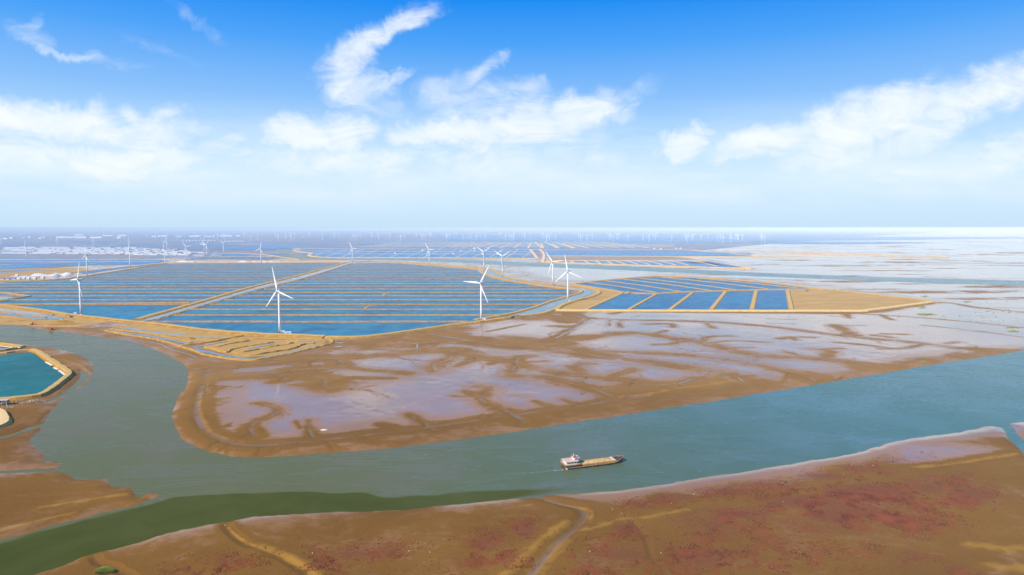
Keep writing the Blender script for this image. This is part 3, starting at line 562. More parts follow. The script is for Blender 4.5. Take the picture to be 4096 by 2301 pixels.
for _ in range(4):
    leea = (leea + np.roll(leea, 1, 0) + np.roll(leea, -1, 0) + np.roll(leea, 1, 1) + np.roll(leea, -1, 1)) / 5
iw = np.arange(WX.size).reshape(WX.shape)
QW = np.stack([iw[1:, :-1].ravel(), iw[1:, 1:].ravel(), iw[:-1, 1:].ravel(), iw[:-1, :-1].ravel()], 1)
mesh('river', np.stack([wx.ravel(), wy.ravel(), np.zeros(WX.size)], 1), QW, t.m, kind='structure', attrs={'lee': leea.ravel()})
# seabed / land under everything, reaching the horizon all round
disc('ground', 40000, -3.0, plain('under_ground', (.19, .13, .11), .9))

POND = water_mat('pond_water', (.000, .125, .225), (.000, .190, .300), .34, .02, .5, .30, .01)
PONDB = water_mat('deep_pond_water', (.000, .110, .250), (.000, .155, .300), .34, .02, .5, .30, .01)
POND3 = water_mat('teal_pond_water', (.0, .105, .115), (.0, .135, .145), .34, .01, .5, .30, .01)
FARP = water_mat('far_pond_water', (.000, .130, .34), (.005, .19, .40), .32, .05, .1, .2, .003)
CANAL = water_mat('canal_water', (.07, .15, .18), (.11, .19, .21), .22, .25, .5, .15, .02)
PALEW = water_mat('shallow_water', (.14, .16, .16), (.19, .20, .19), .2, .5, .5, .12, .02)

MUDW = water_mat('mud_pool_water', (.20, .16, .12), (.24, .19, .15), .15, .4, .5, .12, .02)
def sheet(name, poly_px, z, mat, smooth=False):
    p = P2(poly_px, z)
    if smooth: p = smooth_pts(p, step=10, closed=True)
    a = 0.5 * np.sum(p[:, 0] * np.roll(p[:, 1], -1) - np.roll(p[:, 0], -1) * p[:, 1])
    if a < 0: p = p[::-1]
    return mesh(name, [(x, y, z) for x, y in p], [tuple(range(len(p)))], mat, kind='structure')
def ribbon(name, pts_px, width, z, mat, jit=.25):
    p = smooth_pts(P2(pts_px, z), step=max(4, width)); V = []; Fc = []
    for i in range(len(p)):
        d = p[min(i + 1, len(p) - 1)] - p[max(i - 1, 0)]; d /= np.linalg.norm(d) + 1e-9; n_ = np.array([-d[1], d[0]])
        wd = width / 2 * (1 + jit * (random.random() * 2 - 1)) * (1 if 0 < i < len(p) - 1 else .2)
        V += [(*(p[i] + n_ * wd), z), (*(p[i] - n_ * wd), z)]
        if i: Fc.append((2 * i - 2, 2 * i - 1, 2 * i + 1, 2 * i))
    return mesh(name, V, Fc, mat, kind='structure')

# embankment soil: paler beaten track on the crown
def soil(name, side1, side2, top, rough=.9):
    t = NT(name); Pm = t.pos(); n1_ = t.noise(Pm, .12, 6, .65); n2_ = t.noise(Pm, .6, 6, .75)
    c = t.mix(t.ss(n1_, .35, .65), side1, side2); c = t.mix(t.math('MULTIPLY', t.ss(n2_, .46, .68), .55), c, tuple(v * .42 for v in side1))
    c = t.mix(t.math('MULTIPLY', t.ss(t.math('ADD', t.attr('top'), t.math('MULTIPLY', t.math('SUBTRACT', n1_, .5), .5)), .55, .95), .9), c, top)
    t.set(base=c, rough=rough, spec=.01); t.bump(t.math('ADD', n2_, n1_), .9, .7); return t.m
SOIL = soil('embankment_soil', (.35, .17, .024), (.48, .265, .045), (.56, .38, .14))
SOILP = soil('pale_embankment_soil', (.55, .33, .075), (.66, .43, .12), (.76, .55, .26))
SOILD = soil('pond_dike_soil', (.33, .14, .014), (.48, .23, .028), (.66, .38, .09))
SOILF = soil('far_dike_soil', (.44, .25, .11), (.58, .35, .17), (.80, .58, .36))
SOILK = soil('rough_spoil', (.30, .145, .018), (.46, .25, .04), (.54, .33, .08))

def ridge(name, pts, width, height, mat, crown=.35, z0=.6, jit=.08, world=False, step=None, smooth=True, tp=1.0):
    p = np.asarray(pts, float) if world else P2(pts, 1.2)
    step = step or max(6, width * .7)
    p = smooth_pts(p, step=step) if smooth and len(p) > 2 else np.array([p[0] + (p[1] - p[0]) * k for k in np.linspace(0, 1, max(2, min(160, int(np.linalg.norm(p[1] - p[0]) / step))))]) if len(p) == 2 else p
    prof = [(-.5, 0), (-.30 - crown * .12, .62), (-crown / 2, 1), (0, 1.02), (crown / 2, 1), (.30 + crown * .12, .62), (.5, 0)]
    tops = [0, .05, tp, tp, tp, .05, 0]
    V = []; Fc = []; A = []; n = len(p); k = len(prof)
    for i in range(n):
        d = p[min(i + 1, n - 1)] - p[max(i - 1, 0)]; d = d / (np.linalg.norm(d) + 1e-9); nn = np.array([-d[1], d[0]])
        e = 1.0
        j = 1 + jit * (random.random() * 2 - 1); hj = 1 + jit * (random.random() * 2 - 1)
        for (u, v), tpv in zip(prof, tops):
            q_ = p[i] + nn * u * width * j * e + d * (random.random() - .5) * jit * 3
            V.append((q_[0], q_[1], z0 + v * height * hj * (e if v else 1))); A.append(tpv)
        if i:
            for c_ in range(k - 1): Fc.append(((i - 1) * k + c_, (i - 1) * k + c_ + 1, i * k + c_ + 1, i * k + c_))
    Fc.append(tuple(range(k))[::-1]); Fc.append(tuple((n - 1) * k + c_ for c_ in range(k)))
    return mesh(name, V, Fc, mat, kind='structure', attrs={'top': A}, smooth=False)

# ---- big parallel ponds
W2 = [(597,1288),(830,1219),(1040,1162),(1225,1113),(1412,1054),(1536,1051),(1635,1057),(1715,1064),(1834,1073),(1905,1081),(1930,1096),(1965,1111),(2005,1122),(2048,1129),(2128,1141),(2207,1153),(2271,1161),(2310,1168),(2271,1184),(2195,1207),(2128,1231),(2048,1251),(1940,1281),(1820,1295),(1621,1323),(1502,1339),(1422,1345),(1303,1343),(1183,1337),(1024,1331),(836,1319),(677,1299)]
W1 = [(-700,1140),(0,1130),(139,1126),(239,1120),(338,1108),(417,1096),(512,1081),(611,1064),(667,1055),(800,1053.5),(1024,1053),(1385,1051),(1204,1098),(1011,1148),(538,1281),(518,1285),(358,1270),(279,1261),(159,1241),(0,1223),(-700,1160)]
sheet('pond_water', W1, 1.5, POND); sheet('pond_water', W2, 1.5, POND)
def clip_line(Yw, poly, z=1.5):
    p = P2(poly, z); xs = []
    for i in range(len(p)):
        a, b = p[i - 1], p[i]
        if (a[1] > Yw) != (b[1] > Yw): xs.append(a[0] + (Yw - a[1]) / (b[1] - a[1]) * (b[0] - a[0]))
    xs.sort(); return list(zip(xs[::2], xs[1::2]))
y0w = G(2048, 1292.5)[1]; y1w = G(2048, 1187.5)[1]; SPC = (y1w - y0w) / 5
for k in range(23):
    Yw = y0w + SPC * k
    for poly in (W1, W2):
        if poly is W1 and k in (0, 1, 2): continue
        for a, b in clip_line(Yw, poly):
            if b - a < 25: continue
            n_ = max(3, int((b - a) / 22)); xs = np.linspace(a, b, n_)
            pts = np.stack([xs, Yw + (vnoise(xs, xs * 0 + k * 77, 160, 9) - .5) * 5], 1)
            ridge('pond_dike', pts, max(5, 9.5 - k * .27), max(1.5, 2.5 - k * .06), SOILD, .3, 1.0, .10, True, smooth=False, tp=.75)
ridge('pond_dike', [(-650,1205),(0,1220),(300,1218),(530,1215),(760,1213)], 11, 2.5, SOILD, .3, 1.0, .13)
# odd breaks across two ponds
for pts in ([(1455,1240),(1475,1226),(1500,1221)],[(1530,1184),(1545,1175),(1560,1172)],[(440,1157),(470,1152),(510,1148)]):
    ridge('pond_dike', pts, 8, 1.0, SOILD, .3, 1.2, .3)
# diagonal causeway with its feeder canal
ridge('embankment', [(549,1279),(780,1214),(1011,1148),(1204,1100),(1385,1050)], 22, 2.6, SOIL, .3, .8, .05)
ridge('embankment', [(625,1282),(830,1221),(1035,1163),(1222,1115),(1405,1055)], 7, 1.6, SOILK, .3, 1.0, .35)
ribbon('canal_water', [(580,1284),(808,1218),(1020,1158),(1212,1111),(1396,1053)], 15, 1.9, PALEW, .2)
# southern main embankment
MAIN = [(-650,1150),(-300,1188),(0,1224),(159,1243),(279,1263),(358,1272),(518,1289),(677,1306),(836,1326),(1024,1340),(1183,1346),(1303,1351),(1422,1352),(1502,1346),(1621,1330),(1820,1301),(1940,1287),(2048,1271),(2167,1256),(2207,1244),(2235,1239)]
ridge('embankment', MAIN[:12], 30, 4.2, SOIL, .22, .3, .09)
ridge('embankment', MAIN[11:], 16, 3.6, SOIL, .38, .3, .05)
ridge('embankment', [(440,1316),(600,1334),(700,1345),(830,1352),(1000,1355),(1200,1358),(1320,1360)], 14, 1.2, SOILK, .4, 1.0, .1)
INNER = [(1900,1282),(1990,1266),(2048,1255),(2128,1234),(2195,1210),(2271,1187),(2322,1172),(2323,1165),(2271,1157),(2207,1149),(2128,1138),(2048,1126),(2010,1118),(1970,1107),(1938,1093),(1922,1081),(1900,1076),(1834,1069),(1715,1061),(1635,1053),(1536,1047),(1400,1047)]
ridge('embankment', INNER, 15, 3.0, SOIL, .35, .6, .06)
OUTER = [(1635,1051),(1800,1063),(1940,1074),(1969,1079),(1985,1090),(2011,1103),(2048,1115),(2128,1129),(2207,1139),(2271,1143),(2327,1149),(2374,1159),(2396,1171),(2366,1187),(2307,1203),(2250,1222),(2223,1240)]
ridge('embankment', OUTER, 19, 3.2, SOIL, .4, .6, .05)
sheet('canal_water', [(1925,1080),(1965,1080),(2000,1100),(2048,1117),(2207,1143),(2374,1163),(2374,1174),(2300,1200),(2223,1236),(2150,1256),(1960,1283),(2048,1262),(2190,1216),(2310,1175),(2310,1165),(2048,1122),(1965,1104)], 1.7, CANAL)
# northern rim of the left ponds
ridge('embankment', [(-650,1142),(0,1128),(139,1124),(239,1118),(338,1106),(417,1094),(512,1079),(611,1063),(667,1054)], 14, 2.4, SOILK, .4, .8, .1)
ridge('embankment', [(200,1098),(300,1090),(417,1078),(512,1069),(611,1058),(700,1051)], 26, 2.4, SOILK, .5, .8, .08)
ridge('embankment', [(640,1054),(800,1051.5),(1000,1051),(1200,1050),(1385,1049)], 26, 2.4, SOILF, .5, .8, .06)
ridge('embankment', [(700,1042),(860,1041),(1100,1043),(1260,1041.5),(1400,1047)], 14, 2.4, SOILF, .5, .8, .08)
# point of land at the left edge
sheet('shallow_water', [(-650,1170),(0,1183),(60,1190),(0,1200),(-650,1215)], 1.85, PALEW)
ridge('embankment', [(-650,1160),(0,1173),(60,1179),(121,1186)], 15, 2.6, SOIL, .4, .8, .08)
ridge('embankment', [(-650,1235),(0,1207),(60,1197),(121,1186)], 9, 2.6, SOILK, .4, .8, .08)

# ---- island of ponds on the right
sheet('pond_water', [(2300,1137),(2366,1129),(2486,1119),(2625,1109),(2804,1113),(2924,1121),(3072,1133),(3245,1155),(3072,1158),(2844,1164),(2725,1168),(2605,1174),(2498,1170),(2406,1154)], 1.6, PONDB)
sheet('pond_water', [(2486,1176),(2605,1178),(2725,1172),(2844,1168),(3072,1162),(3150,1161),(3165,1240),(2343,1240),(2426,1203)], 1.6, PONDB)
ridge('embankment', [(2223,1243),(2267,1243.5),(3072,1245.5),(3465,1245.5)], 19, 3.0, SOILP, .62, .5, .04)
ridge('embankment', [(3440,1246),(3550,1233),(3669,1217),(3728,1209)], 15, 2.8, SOILP, .6, .5, .06)
ridge('embankment', [(3728,1209),(3669,1200),(3510,1182),(3351,1164),(3251,1155),(3072,1132),(2924,1120),(2804,1112),(2700,1107),(2625,1107),(2486,1117),(2366,1128),(2295,1138)], 18, 3.0, SOIL, .5, .5, .05)
ridge('embankment', [(2498,1172),(2605,1176),(2725,1170),(2844,1166),(3072,1160),(3251,1158)], 16, 2.6, SOIL, .5, .6, .06)
ridge('embankment', [(2295,1139),(2406,1156),(2498,1172)], 22, 2.6, SOIL, .5, .6, .06)
ridge('embankment', [(2490,1174),(2426,1203),(2343,1240)], 12, 2.4, SOIL, .45, .6, .08)
for a, b in (((2358,1131),(2625,1172)),((2426,1125),(2725,1168)),((2498,1119),(2844,1164)),((2565,1115),(2944,1161)),((2655,1111),(3072,1157)),((2790,1114),(3191,1154))):
    m_ = ((a[0] + b[0]) / 2 + 8, (a[1] + b[1]) / 2 - 1)
    ridge('pond_dike', [a, m_, b], 9, 2.2, SOIL, .4, .8, .08)
for a, b, wd in (((2625,1178),(2515,1240),11),((2768,1174),(2680,1240),12),((2902,1168),(2845,1240),13),((3025,1164),(3008,1240),13),((3150,1162),(3166,1240),13)):
    ridge('pond_dike', [a, ((a[0]+b[0])/2, (a[1]+b[1])/2), b], wd, 2.4, SOIL, .5, .8, .08)

# ---- second island farther out
sheet('pond_water', [(2180,1002),(2700,1004),(3000,1010),(3010,1025),(2725,1024),(2183,1021)], 1.8, FARP)
sheet('pond_water', [(2199,1045),(2566,1046),(2824,1048),(2960,1072),(2725,1064),(2486,1057),(2199,1049)], 1.8, FARP)
sheet('pond_water', [(2840,1040),(2880,1046),(3000,1072),(2700,1045),(2820,1045)], 1.8, FARP)
ridge('embankment', [(2158,998),(2173,1012),(2176,1030),(2170,1049)], 26, 3, SOILF, .4, .6, .08)
ridge('embankment', [(2167,1049),(2287,1053),(2486,1060),(2725,1067),(3008,1076)], 20, 3, SOILP, .6, .6, .04)
ridge('embankment', [(3008,1076),(2900,1055),(2804,1040),(2725,1027.5)], 22, 3, SOILF, .5, .6, .05)
ridge('embankment', [(2176,1024.5),(2450,1025.5),(2725,1027),(3200,1029),(3600,1031),(3795,1029)], 24, 3, SOILP, .6, .6, .04)
ridge('embankment', [(2190,1043.5),(2566,1044.5),(2824,1046.5)], 18, 2.4, SOILF, .6, .6, .04)
for a, b in ((590,630),(730,775),(840,890),(950,1010),(1040,1140),(1150,1270),(1250,1390),(1350,1520),(1480,1650),(1600,1780),(1800,2060)):
    xa, xb = 2048 + a * .3981, 2048 + b * .3981; ridge('pond_dike', [(xa,1045), ((xa+xb)/2,1045+(8.5+(b-600)*.0055)/2), (xb,1053.5+(b-600)*.0085)], 15, 2.2, SOILF, .5, .8, .08)
ridge('embankment', [(1180,995.5),(1500,996.5),(1800,997),(2150,998),(2500,999),(2760,1001),(2900,1011),(3300,1013),(3795,1028)], 34, 2.6, SOILF, .6, .6, .05)
ridge('embankment', [(2760,1001),(2860,1010)], 26, 2.4, SOILF, .6, .6, .05, smooth=False)
ridge('embankment', [(2920,1014),(3030,1026)], 26, 2.4, SOILP, .6, .6, .05, smooth=False)
for k in range(8): ridge('pond_dike', [(2800+k*60,1003),(2870+k*75,1010)], 24, 2.0, SOILF, .6, .6, .05, smooth=False)
for k in range(7): ridge('pond_dike', [(3080+k*70,1014+k*.6),(3230+k*70,1020+k*1.2)], 16, 2.0, SOILF, .6, .6, .05, smooth=False)
# ---- far grid of pans
sheet('pond_water', [(1180,998),(2130,1000),(2142,1034),(2048,1031),(1300,1028),(1255,1024),(1270,1014),(1210,1006)], 1.8, FARP)
ridge('embankment', [(1175,996),(1200,998),(1178,1003),(1205,1009),(1251,1014),(1237,1020),(1248,1026),(1300,1030),(1600,1031.5),(2048,1034),(2146,1036)], 24, 3, SOILP, .6, .6, .05)
ridge('embankment', [(2120,998),(2135,1015),(2150,1036)], 26, 2.6, SOILF, .5, .6, .05)
for yy, xa in ((1005.5,1190),(1016,1240)): ridge('pond_dike', [(xa,yy-.5),(1700,yy+1),(2120,yy+2)], 16, 2.0, SOILP, .6, .9, .05)
for k in range(16):
    xt, xb = 1330 + k * 62, 1232 + k * 66
    if xb > 2090: break
    ridge('pond_dike', [(xt,998),((xt+xb)/2+4,1014),(max(xb,1255),1031)], 9, 1.8, SOILF, .6, .9, .05)
sheet('pond_water', [(1560,969),(2300,966),(2760,975),(2560,992),(1800,993),(1400,991)], 1.8, FARP)
for k, yy in enumerate((971.5,975,979,983.5,988)): ridge('pond_dike', [(1560-k*30,yy),(1900,yy-.3),(2160+k*8,yy+.5)], 34, 2.4, SOILP, .6, .9, .05)
for k in range(11): ridge('pond_dike', [(1760+k*42+k*k*1.2,993),(1870+k*32+k*k*.6,974)], 20, 2.4, SOILF, .6, .9, .05, smooth=False)
for k in range(8): ridge('pond_dike', [(2168+k*62,993),(2140+k*38,968)], 24, 2.4, SOILP, .6, .9, .05, smooth=False)
for k, yy in enumerate((978,982,986)): ridge('pond_dike', [(2230,yy),(2500,yy),(2700,yy+2)], 30, 2.4, SOILP, .6, .9, .05)
for poly in FARBLUE: sheet('far_lake', poly, 2.2, FARP, True)
# ---- far left waters
for poly in ([(-700,1040),(0,1041),(500,1039),(640,1040),(680,1045),(560,1058),(300,1062),(200,1071),(0,1076),(-700,1085)],[(0,1084),(160,1079),(190,1080),(0,1092),(-300,1092)],[(320,1088),(470,1070),(640,1054),(600,1061),(430,1082),(330,1096)],
             [(740,1039),(860,1016),(1010,1019),(1130,1032),(1060,1042)],[(900,989),(1110,990),(1150,993),(1000,1000),(880,994)],[(980,984),(1200,983),(1290,986),(1100,990)],[(-700,1020),(0,1018),(280,1022),(700,1028),(600,1037),(0,1038),(-700,1038)]):
    sheet('pond_water', poly, 1.8, FARP)
for pts, wd in (([(-600,1062),(0,1060),(200,1052),(300,1050)],14),([(-600,1084),(0,1079),(200,1070),(330,1062),(450,1048)],16),([(-600,1049),(0,1049),(300,1047),(640,1046.5)],12),([(0,1094),(120,1086),(300,1078),(345,1077)],14),([(-600,1038),(200,1039),(700,1037)],12)):
    ridge('embankment', pts, wd, 2.2, SOILK if wd > 14 else SOILF, .5, .9, .06)
for k in range(5): ridge('pond_dike', [(-600,1022+k*3.2),(0,1021.5+k*3.1),(640-k*20,1026+k*2.5)], 10, 1.6, SOILK, .5, 1.2, .06)
for k in range(9): ridge('pond_dike', [(780+k*34,1040),(850+k*36,1020+k*1.2)], 10, 1.8, SOILK, .5, 1.2, .06, smooth=False)
ridge('embankment', [(780,1029),(900,1028),(1000,1027),(1090,1028)], 14, 2.2, SOILP, .5, 1.2, .06)
ridge('embankment', [(850,1014),(950,1014.5),(1060,1020),(1130,1031),(1200,1040)], 16, 2.2, SOILP, .5, 1.2, .06)

# ---- lower-left pond
P3 = [(-650,1430),(0,1422),(79,1412),(121,1409),(139,1414),(163,1436),(210,1470),(236,1489),(257,1503),(236,1520),(210,1541),(171,1570),(147,1585),(92,1591),(34,1597),(-650,1640)]
sheet('pond_water', P3, 2.2, POND3)
ridge('embankment', [(128,1404),(152,1412),(185,1435),(232,1466),(266,1487),(277,1500),(262,1517),(232,1541),(192,1570),(155,1588),(95,1596),(30,1602),(-300,1622),(-650,1650)], 9.5, 3.4, SOIL, .55, .8, .08)
ridge('embankment', [(158,1410),(190,1430),(240,1461),(276,1484),(290,1500)], 5, 3.0, SOILK, .4, .8, .3)
ridge('embankment', [(-650,1428),(0,1418),(60,1409),(128,1402)], 6, 2.6, SOILP, .5, .8, .1)
ridge('embankment', [(-650,1366),(0,1378),(50,1384),(90,1390)], 9, 2.8, SOIL, .5, .8, .08)
ridge('embankment', [(-650,1425),(0,1406),(50,1398),(92,1390)], 5, 2.6, SOIL, .5, .8, .08)
sheet('pond_water', [(-650,1388),(0,1392),(60,1393),(0,1403),(-650,1415)], 1.9, CANAL)
ridge('embankment', [(-300,1640),(-20,1650),(8,1668),(12,1690),(2,1705),(-60,1725)], 13, 3.2, SOILP, .6, .6, .1)
# ---- spoil ridges and ditches of the works below the main embankment
ridge('spoil_ridge', [(420,1324),(510,1341),(603,1355),(673,1371),(716,1386),(754,1397),(822,1420),(904,1434),(972,1442),(1012,1442),(1080,1431),(1162,1415),(1243,1396),(1298,1382),(1328,1373),(1320,1358)], 7, 1.9, SOILK, .35, .8, .25)
ridge('spoil_ridge', [(722,1384),(780,1378),(836,1371),(917,1355),(972,1345)], 8, 2.4, SOILK, .4, .8, .12)
for pts in ([(863,1390),(917,1377),(993,1365)],[(822,1391),(863,1401),(906,1412),(925,1401),(999,1385),(1091,1372)],[(972,1410),(1026,1401),(1107,1385),(1173,1374)],[(936,1410),(958,1420),(999,1423),(1080,1412),(1162,1399),(1216,1380),(1260,1374)]):
    ridge('spoil_ridge', pts, 6.5, 2.2, SOILK, .35, .8, .4)
ridge('spoil_ridge', [(463,1321),(580,1334),(673,1351),(766,1371)], 6, 1.4, SOILK, .35, .8, .3)
for pts, wd in (([(768,1396),(836,1410),(944,1430),(1012,1436),(1080,1425),(1162,1409),(1243,1390),(1284,1380)],8),([(505,1311),(556,1322),(638,1331),(720,1340),(813,1347),(917,1351)],10),([(440,1323),(556,1339),(650,1354),(708,1366),(761,1377)],6),
                ([(990,1396),(1060,1382),(1100,1376)],7),([(1190,1364),(1290,1366)],7),([(790,1388),(850,1376),(910,1364)],5),([(870,1351),(960,1353),(1140,1360)],2.5)):
    ribbon('ditch_water', pts, wd, 1.75, PALEW)
for pts, wd in (([(554,1362),(600,1368),(650,1381),(684,1398),(743,1414),(790,1430)],2.2),([(1345,1372),(1380,1371)],10),([(1335,1387),(1370,1386)],9),([(1590,1365),(1640,1372),(1665,1376),(1668,1395)],3),([(1608,1350),(1640,1349)],5),([(1725,1337),(1760,1346),(1840,1356)],2.5),
                ([(2212,1258),(2250,1258)],8),([(2365,1278),(2310,1310),(2222,1354)],3.2),([(2427,1298),(2430,1318)],3.6),([(2520,1270),(2560,1262)],4),([(2710,1538),(2760,1522),(2790,1516)],4),([(2950,1508),(2975,1528)],3),([(1020,1498),(1120,1496)],1.5)):
    ribbon('puddle', pts, wd * .6, 1.36, MUDW, .6)
sheet('ditch_water', [(-650,1235),(0,1245),(85,1254),(171,1263),(262,1272),(222,1279),(154,1277),(85,1268),(0,1258),(-650,1250)], 1.75, CANAL, True)
for pts in ([(0,1251),(56,1257)],[(62,1258),(185,1272)],[(-400,1262),(0,1268),(90,1278),(150,1281)],[(10,1288),(90,1284),(190,1279)]):
    ridge('spoil_ridge', pts, 5, 1.5, SOILK, .4, 1.0, .3, smooth=len(pts) > 2)
def mound(name, px, py, rx, ry, h, mat, label=None, cat=None):
    x, y = G(px, py, 1.3); V = []; Fc = []; n = 18; m = 5
    for j in range(m):
        r = 1 - j / m
        for k in range(n):
            a = 2 * math.pi * k / n; jj = 1 + .16 * (random.random() - .5)
            V.append((x + rx * r * jj * math.cos(a), y + ry * r * jj * math.sin(a), .9 + h * (1 - r ** 1.4) * (1 + .1 * random.random())))
        if j:
            for k in range(n): Fc.append(((j - 1) * n + k, (j - 1) * n + (k + 1) % n, j * n + (k + 1) % n, j * n + k))
    V.append((x, y, .9 + h)); c_ = len(V) - 1
    for k in range(n): Fc.append(((m - 1) * n + k, (m - 1) * n + (k + 1) % n, c_))
    o = mesh(name, V, Fc, mat, attrs={'top': [0] * len(V)})
    if label: tag(o, label, cat)
    elif name != 'plastic_sheeting': o['kind'] = 'structure'
    return o
mound('spoil_mound', 250, 1288, 22, 12, 3.4, SOILK, 'larger brown heap of dug mud below the leftmost big turbine', 'mound')
mound('spoil_mound', 275, 1297, 24, 10, 2.6, SOILK, 'low dark heap of dug mud nearest the river by the excavators', 'mound')
mound('spoil_mound', 222, 1300, 16, 8, 2.2, SOILK, 'small dug heap between the two orange excavators', 'mound')
mound('sand_mound', 765, 1357, 8, 7, 2.6, SOILK, 'pointed heap of sand between the two ditches', 'mound')
SALT = plain('salt', (.80, .80, .80), .6, .05, .3)
mound('sand_patch', 1296, 1719, 4.2, 3.0, .7, plain('pale_sand', (.72, .60, .40), .9, .1, .6), 'small pale sand heap alone on the brown mud', 'sand heap')

# ------------------------------------------------------------------ wind turbines
WHITE = plain('turbine_white', (.74, .75, .76), .35, .03, .05, spec=.5)
GREY = plain('grey_metal', (.25, .26, .27), .5, .1, .5, metal=.4)
DARK = plain('dark_metal', (.03, .03, .035), .6, .2, 1)
HUBH, BL = 65.0, 37.0
def tower_mb(k=1.0):
    m = MB(); m.tube([(0, 0, 0), (0, 0, 1.2)], [2.7 * k, 2.7 * k], 20); m.tube([(0, 0, 1.2), (0, 0, 20), (0, 0, 42), (0, 0, 63.6)], [1.95 * k, 1.8 * k, 1.6 * k, 1.3 * k], 20); return m
def nacelle_mb():
    m = MB(); rings = []
    for y, wx, wz, zc_ in ((-2.0, 1.25, 1.3, 0), (-.8, 1.75, 1.8, 0), (2.5, 1.85, 1.95, .1), (6.5, 1.7, 1.8, .2), (8.0, 1.2, 1.3, .4)):
        rings.append([(wx * math.copysign(abs(math.cos(a)) ** .6, math.cos(a)), y, HUBH + zc_ + wz * math.copysign(abs(math.sin(a)) ** .6, math.sin(a))) for a in [2 * math.pi * j / 16 for j in range(16)]])
    m.loft(rings); return m
def hub_mb():
    m = MB(); m.tube([(0, -5.3, 0), (0, -5.0, 0), (0, -4.2, 0), (0, -3.0, 0), (0, -2.0, 0)], [.15, .8, 1.5, 1.7, 1.5], 16); return m
def blade_mb(k=1.0):
    m = MB(); rings = []
    for r, c, th, tw in ((1.0, 1.5, 1.5, 0), (3.0, 1.7, 1.3, 10), (6.5, 3.3, .75, 12), (9.5, 3.2, .6, 9), (15, 2.6, .45, 6), (22, 2.0, .32, 4), (29, 1.5, .22, 2), (34.5, 1.05, .15, 0), (36.6, .6, .09, 0), (37, .15, .04, 0)):
        ring = []
        for j in range(12):
            a = 2 * math.pi * j / 12; x = (math.cos(a) * .5 + (.16 if r > 4 else 0)) * c * k; y = math.sin(a) * .5 * th * k * (1.2 - .5 * math.cos(a) if r > 4 else 1)
            t_ = R(tw); ring.append((x * math.cos(t_) - y * math.sin(t_), x * math.sin(t_) + y * math.cos(t_), r))
        rings.append(ring)
    m.loft(rings); return m
def door_mb():
    m = MB(); m.box((0, -2.2, 3.2), (1.0, .25, 2.2)); m.box((0, -3.1, 1.6), (1.6, 1.8, .2)); m.box((-1.6, -3.1, .8), (1.8, 1.2, .15)); return m
ROT_Y = -3.4
proto = thing('wind_turbine', (0, 0, 0), 0, '', 'wind turbine')
pt = tower_mb().build('tower', WHITE, proto, True)
pd = door_mb().build('door', GREY, pt)
pn = nacelle_mb().build('nacelle', WHITE, proto, True)
vm_ = MB(); vm_.tube([(0, 6.6, HUBH + 2), (0, 6.6, HUBH + 3.6)], [.12, .08], 6); vm_.box((0, 5.0, HUBH + 2.2), (1.6, 1.6, .5)); vm_.build('wind_vane', GREY, pn)
ph = hub_mb().build('rotor_hub', WHITE, proto, True); ph.location = (0, 0, HUBH)
bl0 = blade_mb().build('blade', WHITE, proto, True)
def place_blade(b, th):
    b.location = (0, ROT_Y, HUBH); b.rotation_euler = (0, th, 0)
place_blade(bl0, 0)
blades = [bl0]
for k in (1, 2):
    b = bl0.copy(); C.objects.link(b); b.parent = proto; place_blade(b, 2 * math.pi / 3 * k); blades.append(b)
FACE = -146.0
def turbine(px, py, th, label, group, face=FACE, first=False, zb=1.6):
    x, y = G(px, py, zb); rz = R(180 - face)
    if first: r = proto
    else:
        r = proto.copy(); C.objects.link(r)
        for ch in list(proto.children):
            if ch not in (pt, pn, ph, *blades): continue
            c_ = ch.copy(); C.objects.link(c_); c_.parent = r
            if ch in blades: place_blade(c_, R(th) + 2 * math.pi / 3 * blades.index(ch))
            for g_ in ch.children:
                d_ = g_.copy(); C.objects.link(d_); d_.parent = c_
    if first:
        for k, b in enumerate(blades): place_blade(b, R(th) + 2 * math.pi / 3 * k)
    r.location = (x, y, zb - .3); r.rotation_euler = (0, 0, rz); r['label'] = label; r['group'] = group
    return r
NEAR = [  # x, y of the foot, rotor phase, label, short name used by its far neighbours
 (1120,1335,-15,'largest turbine, on the near rim of the striped ponds above the spoil ridges',None,-148),
 (1925,1284,32,'big turbine on the pond rim with one blade level to its left',None,-145),
 (325,1259,25,'big leftmost turbine on the bank beside the excavators and earth heaps',None,-140),
 (2271,1206,-10,'big turbine beside the bent canal left of the sandy island',None,-152),
 (2211,1141,-38,'turbine just left of and behind the one by the bent canal',None,-146),
 (2011,1105,-60,'turbine with a Y of blades at the mouth of the narrow canal',None,-146),
 (1936,1075,-60,'turbine with a Y of blades on the dike corner beside green marsh',None,-146),
 (1717,1059,-34,'turbine standing alone on the curved back rim of the striped ponds',None,-146),
 (1410,1049,-30,'turbine at the far end of the diagonal causeway',None,-146),
 (1045,1054,15,'turbine on the back rim left of the causeway head',None,-144),
 (349,1097,4,'turbine on the left bank behind the blade tip of the leftmost big one',None,-140),
 (521,1071,2,'turbine on the left bank with another rotor right above its hub',None,-140),
 (659,1053,0,'turbine where the left bank meets the back rim of the ponds',None,-140),
 (747,1039,-42,'turbine by the long white heap with a blade up to its left',None,-165),
 (826,1027,-85,'short looking turbine among the narrow dark-banked pans',None,-175),
 (895,1018,-55,'turbine with a Y of blades behind the narrow dark-banked pans',None,-140),
 (106,1038,12,'turbine in the blue pond water near the left edge',None,-140)]
for i, (x, y, th, lab, _, fc_) in enumerate(NEAR):
    turbine(x, y, th, lab, 'wind turbines around the ponds', fc_, first=(i == 0), zb=1.6)
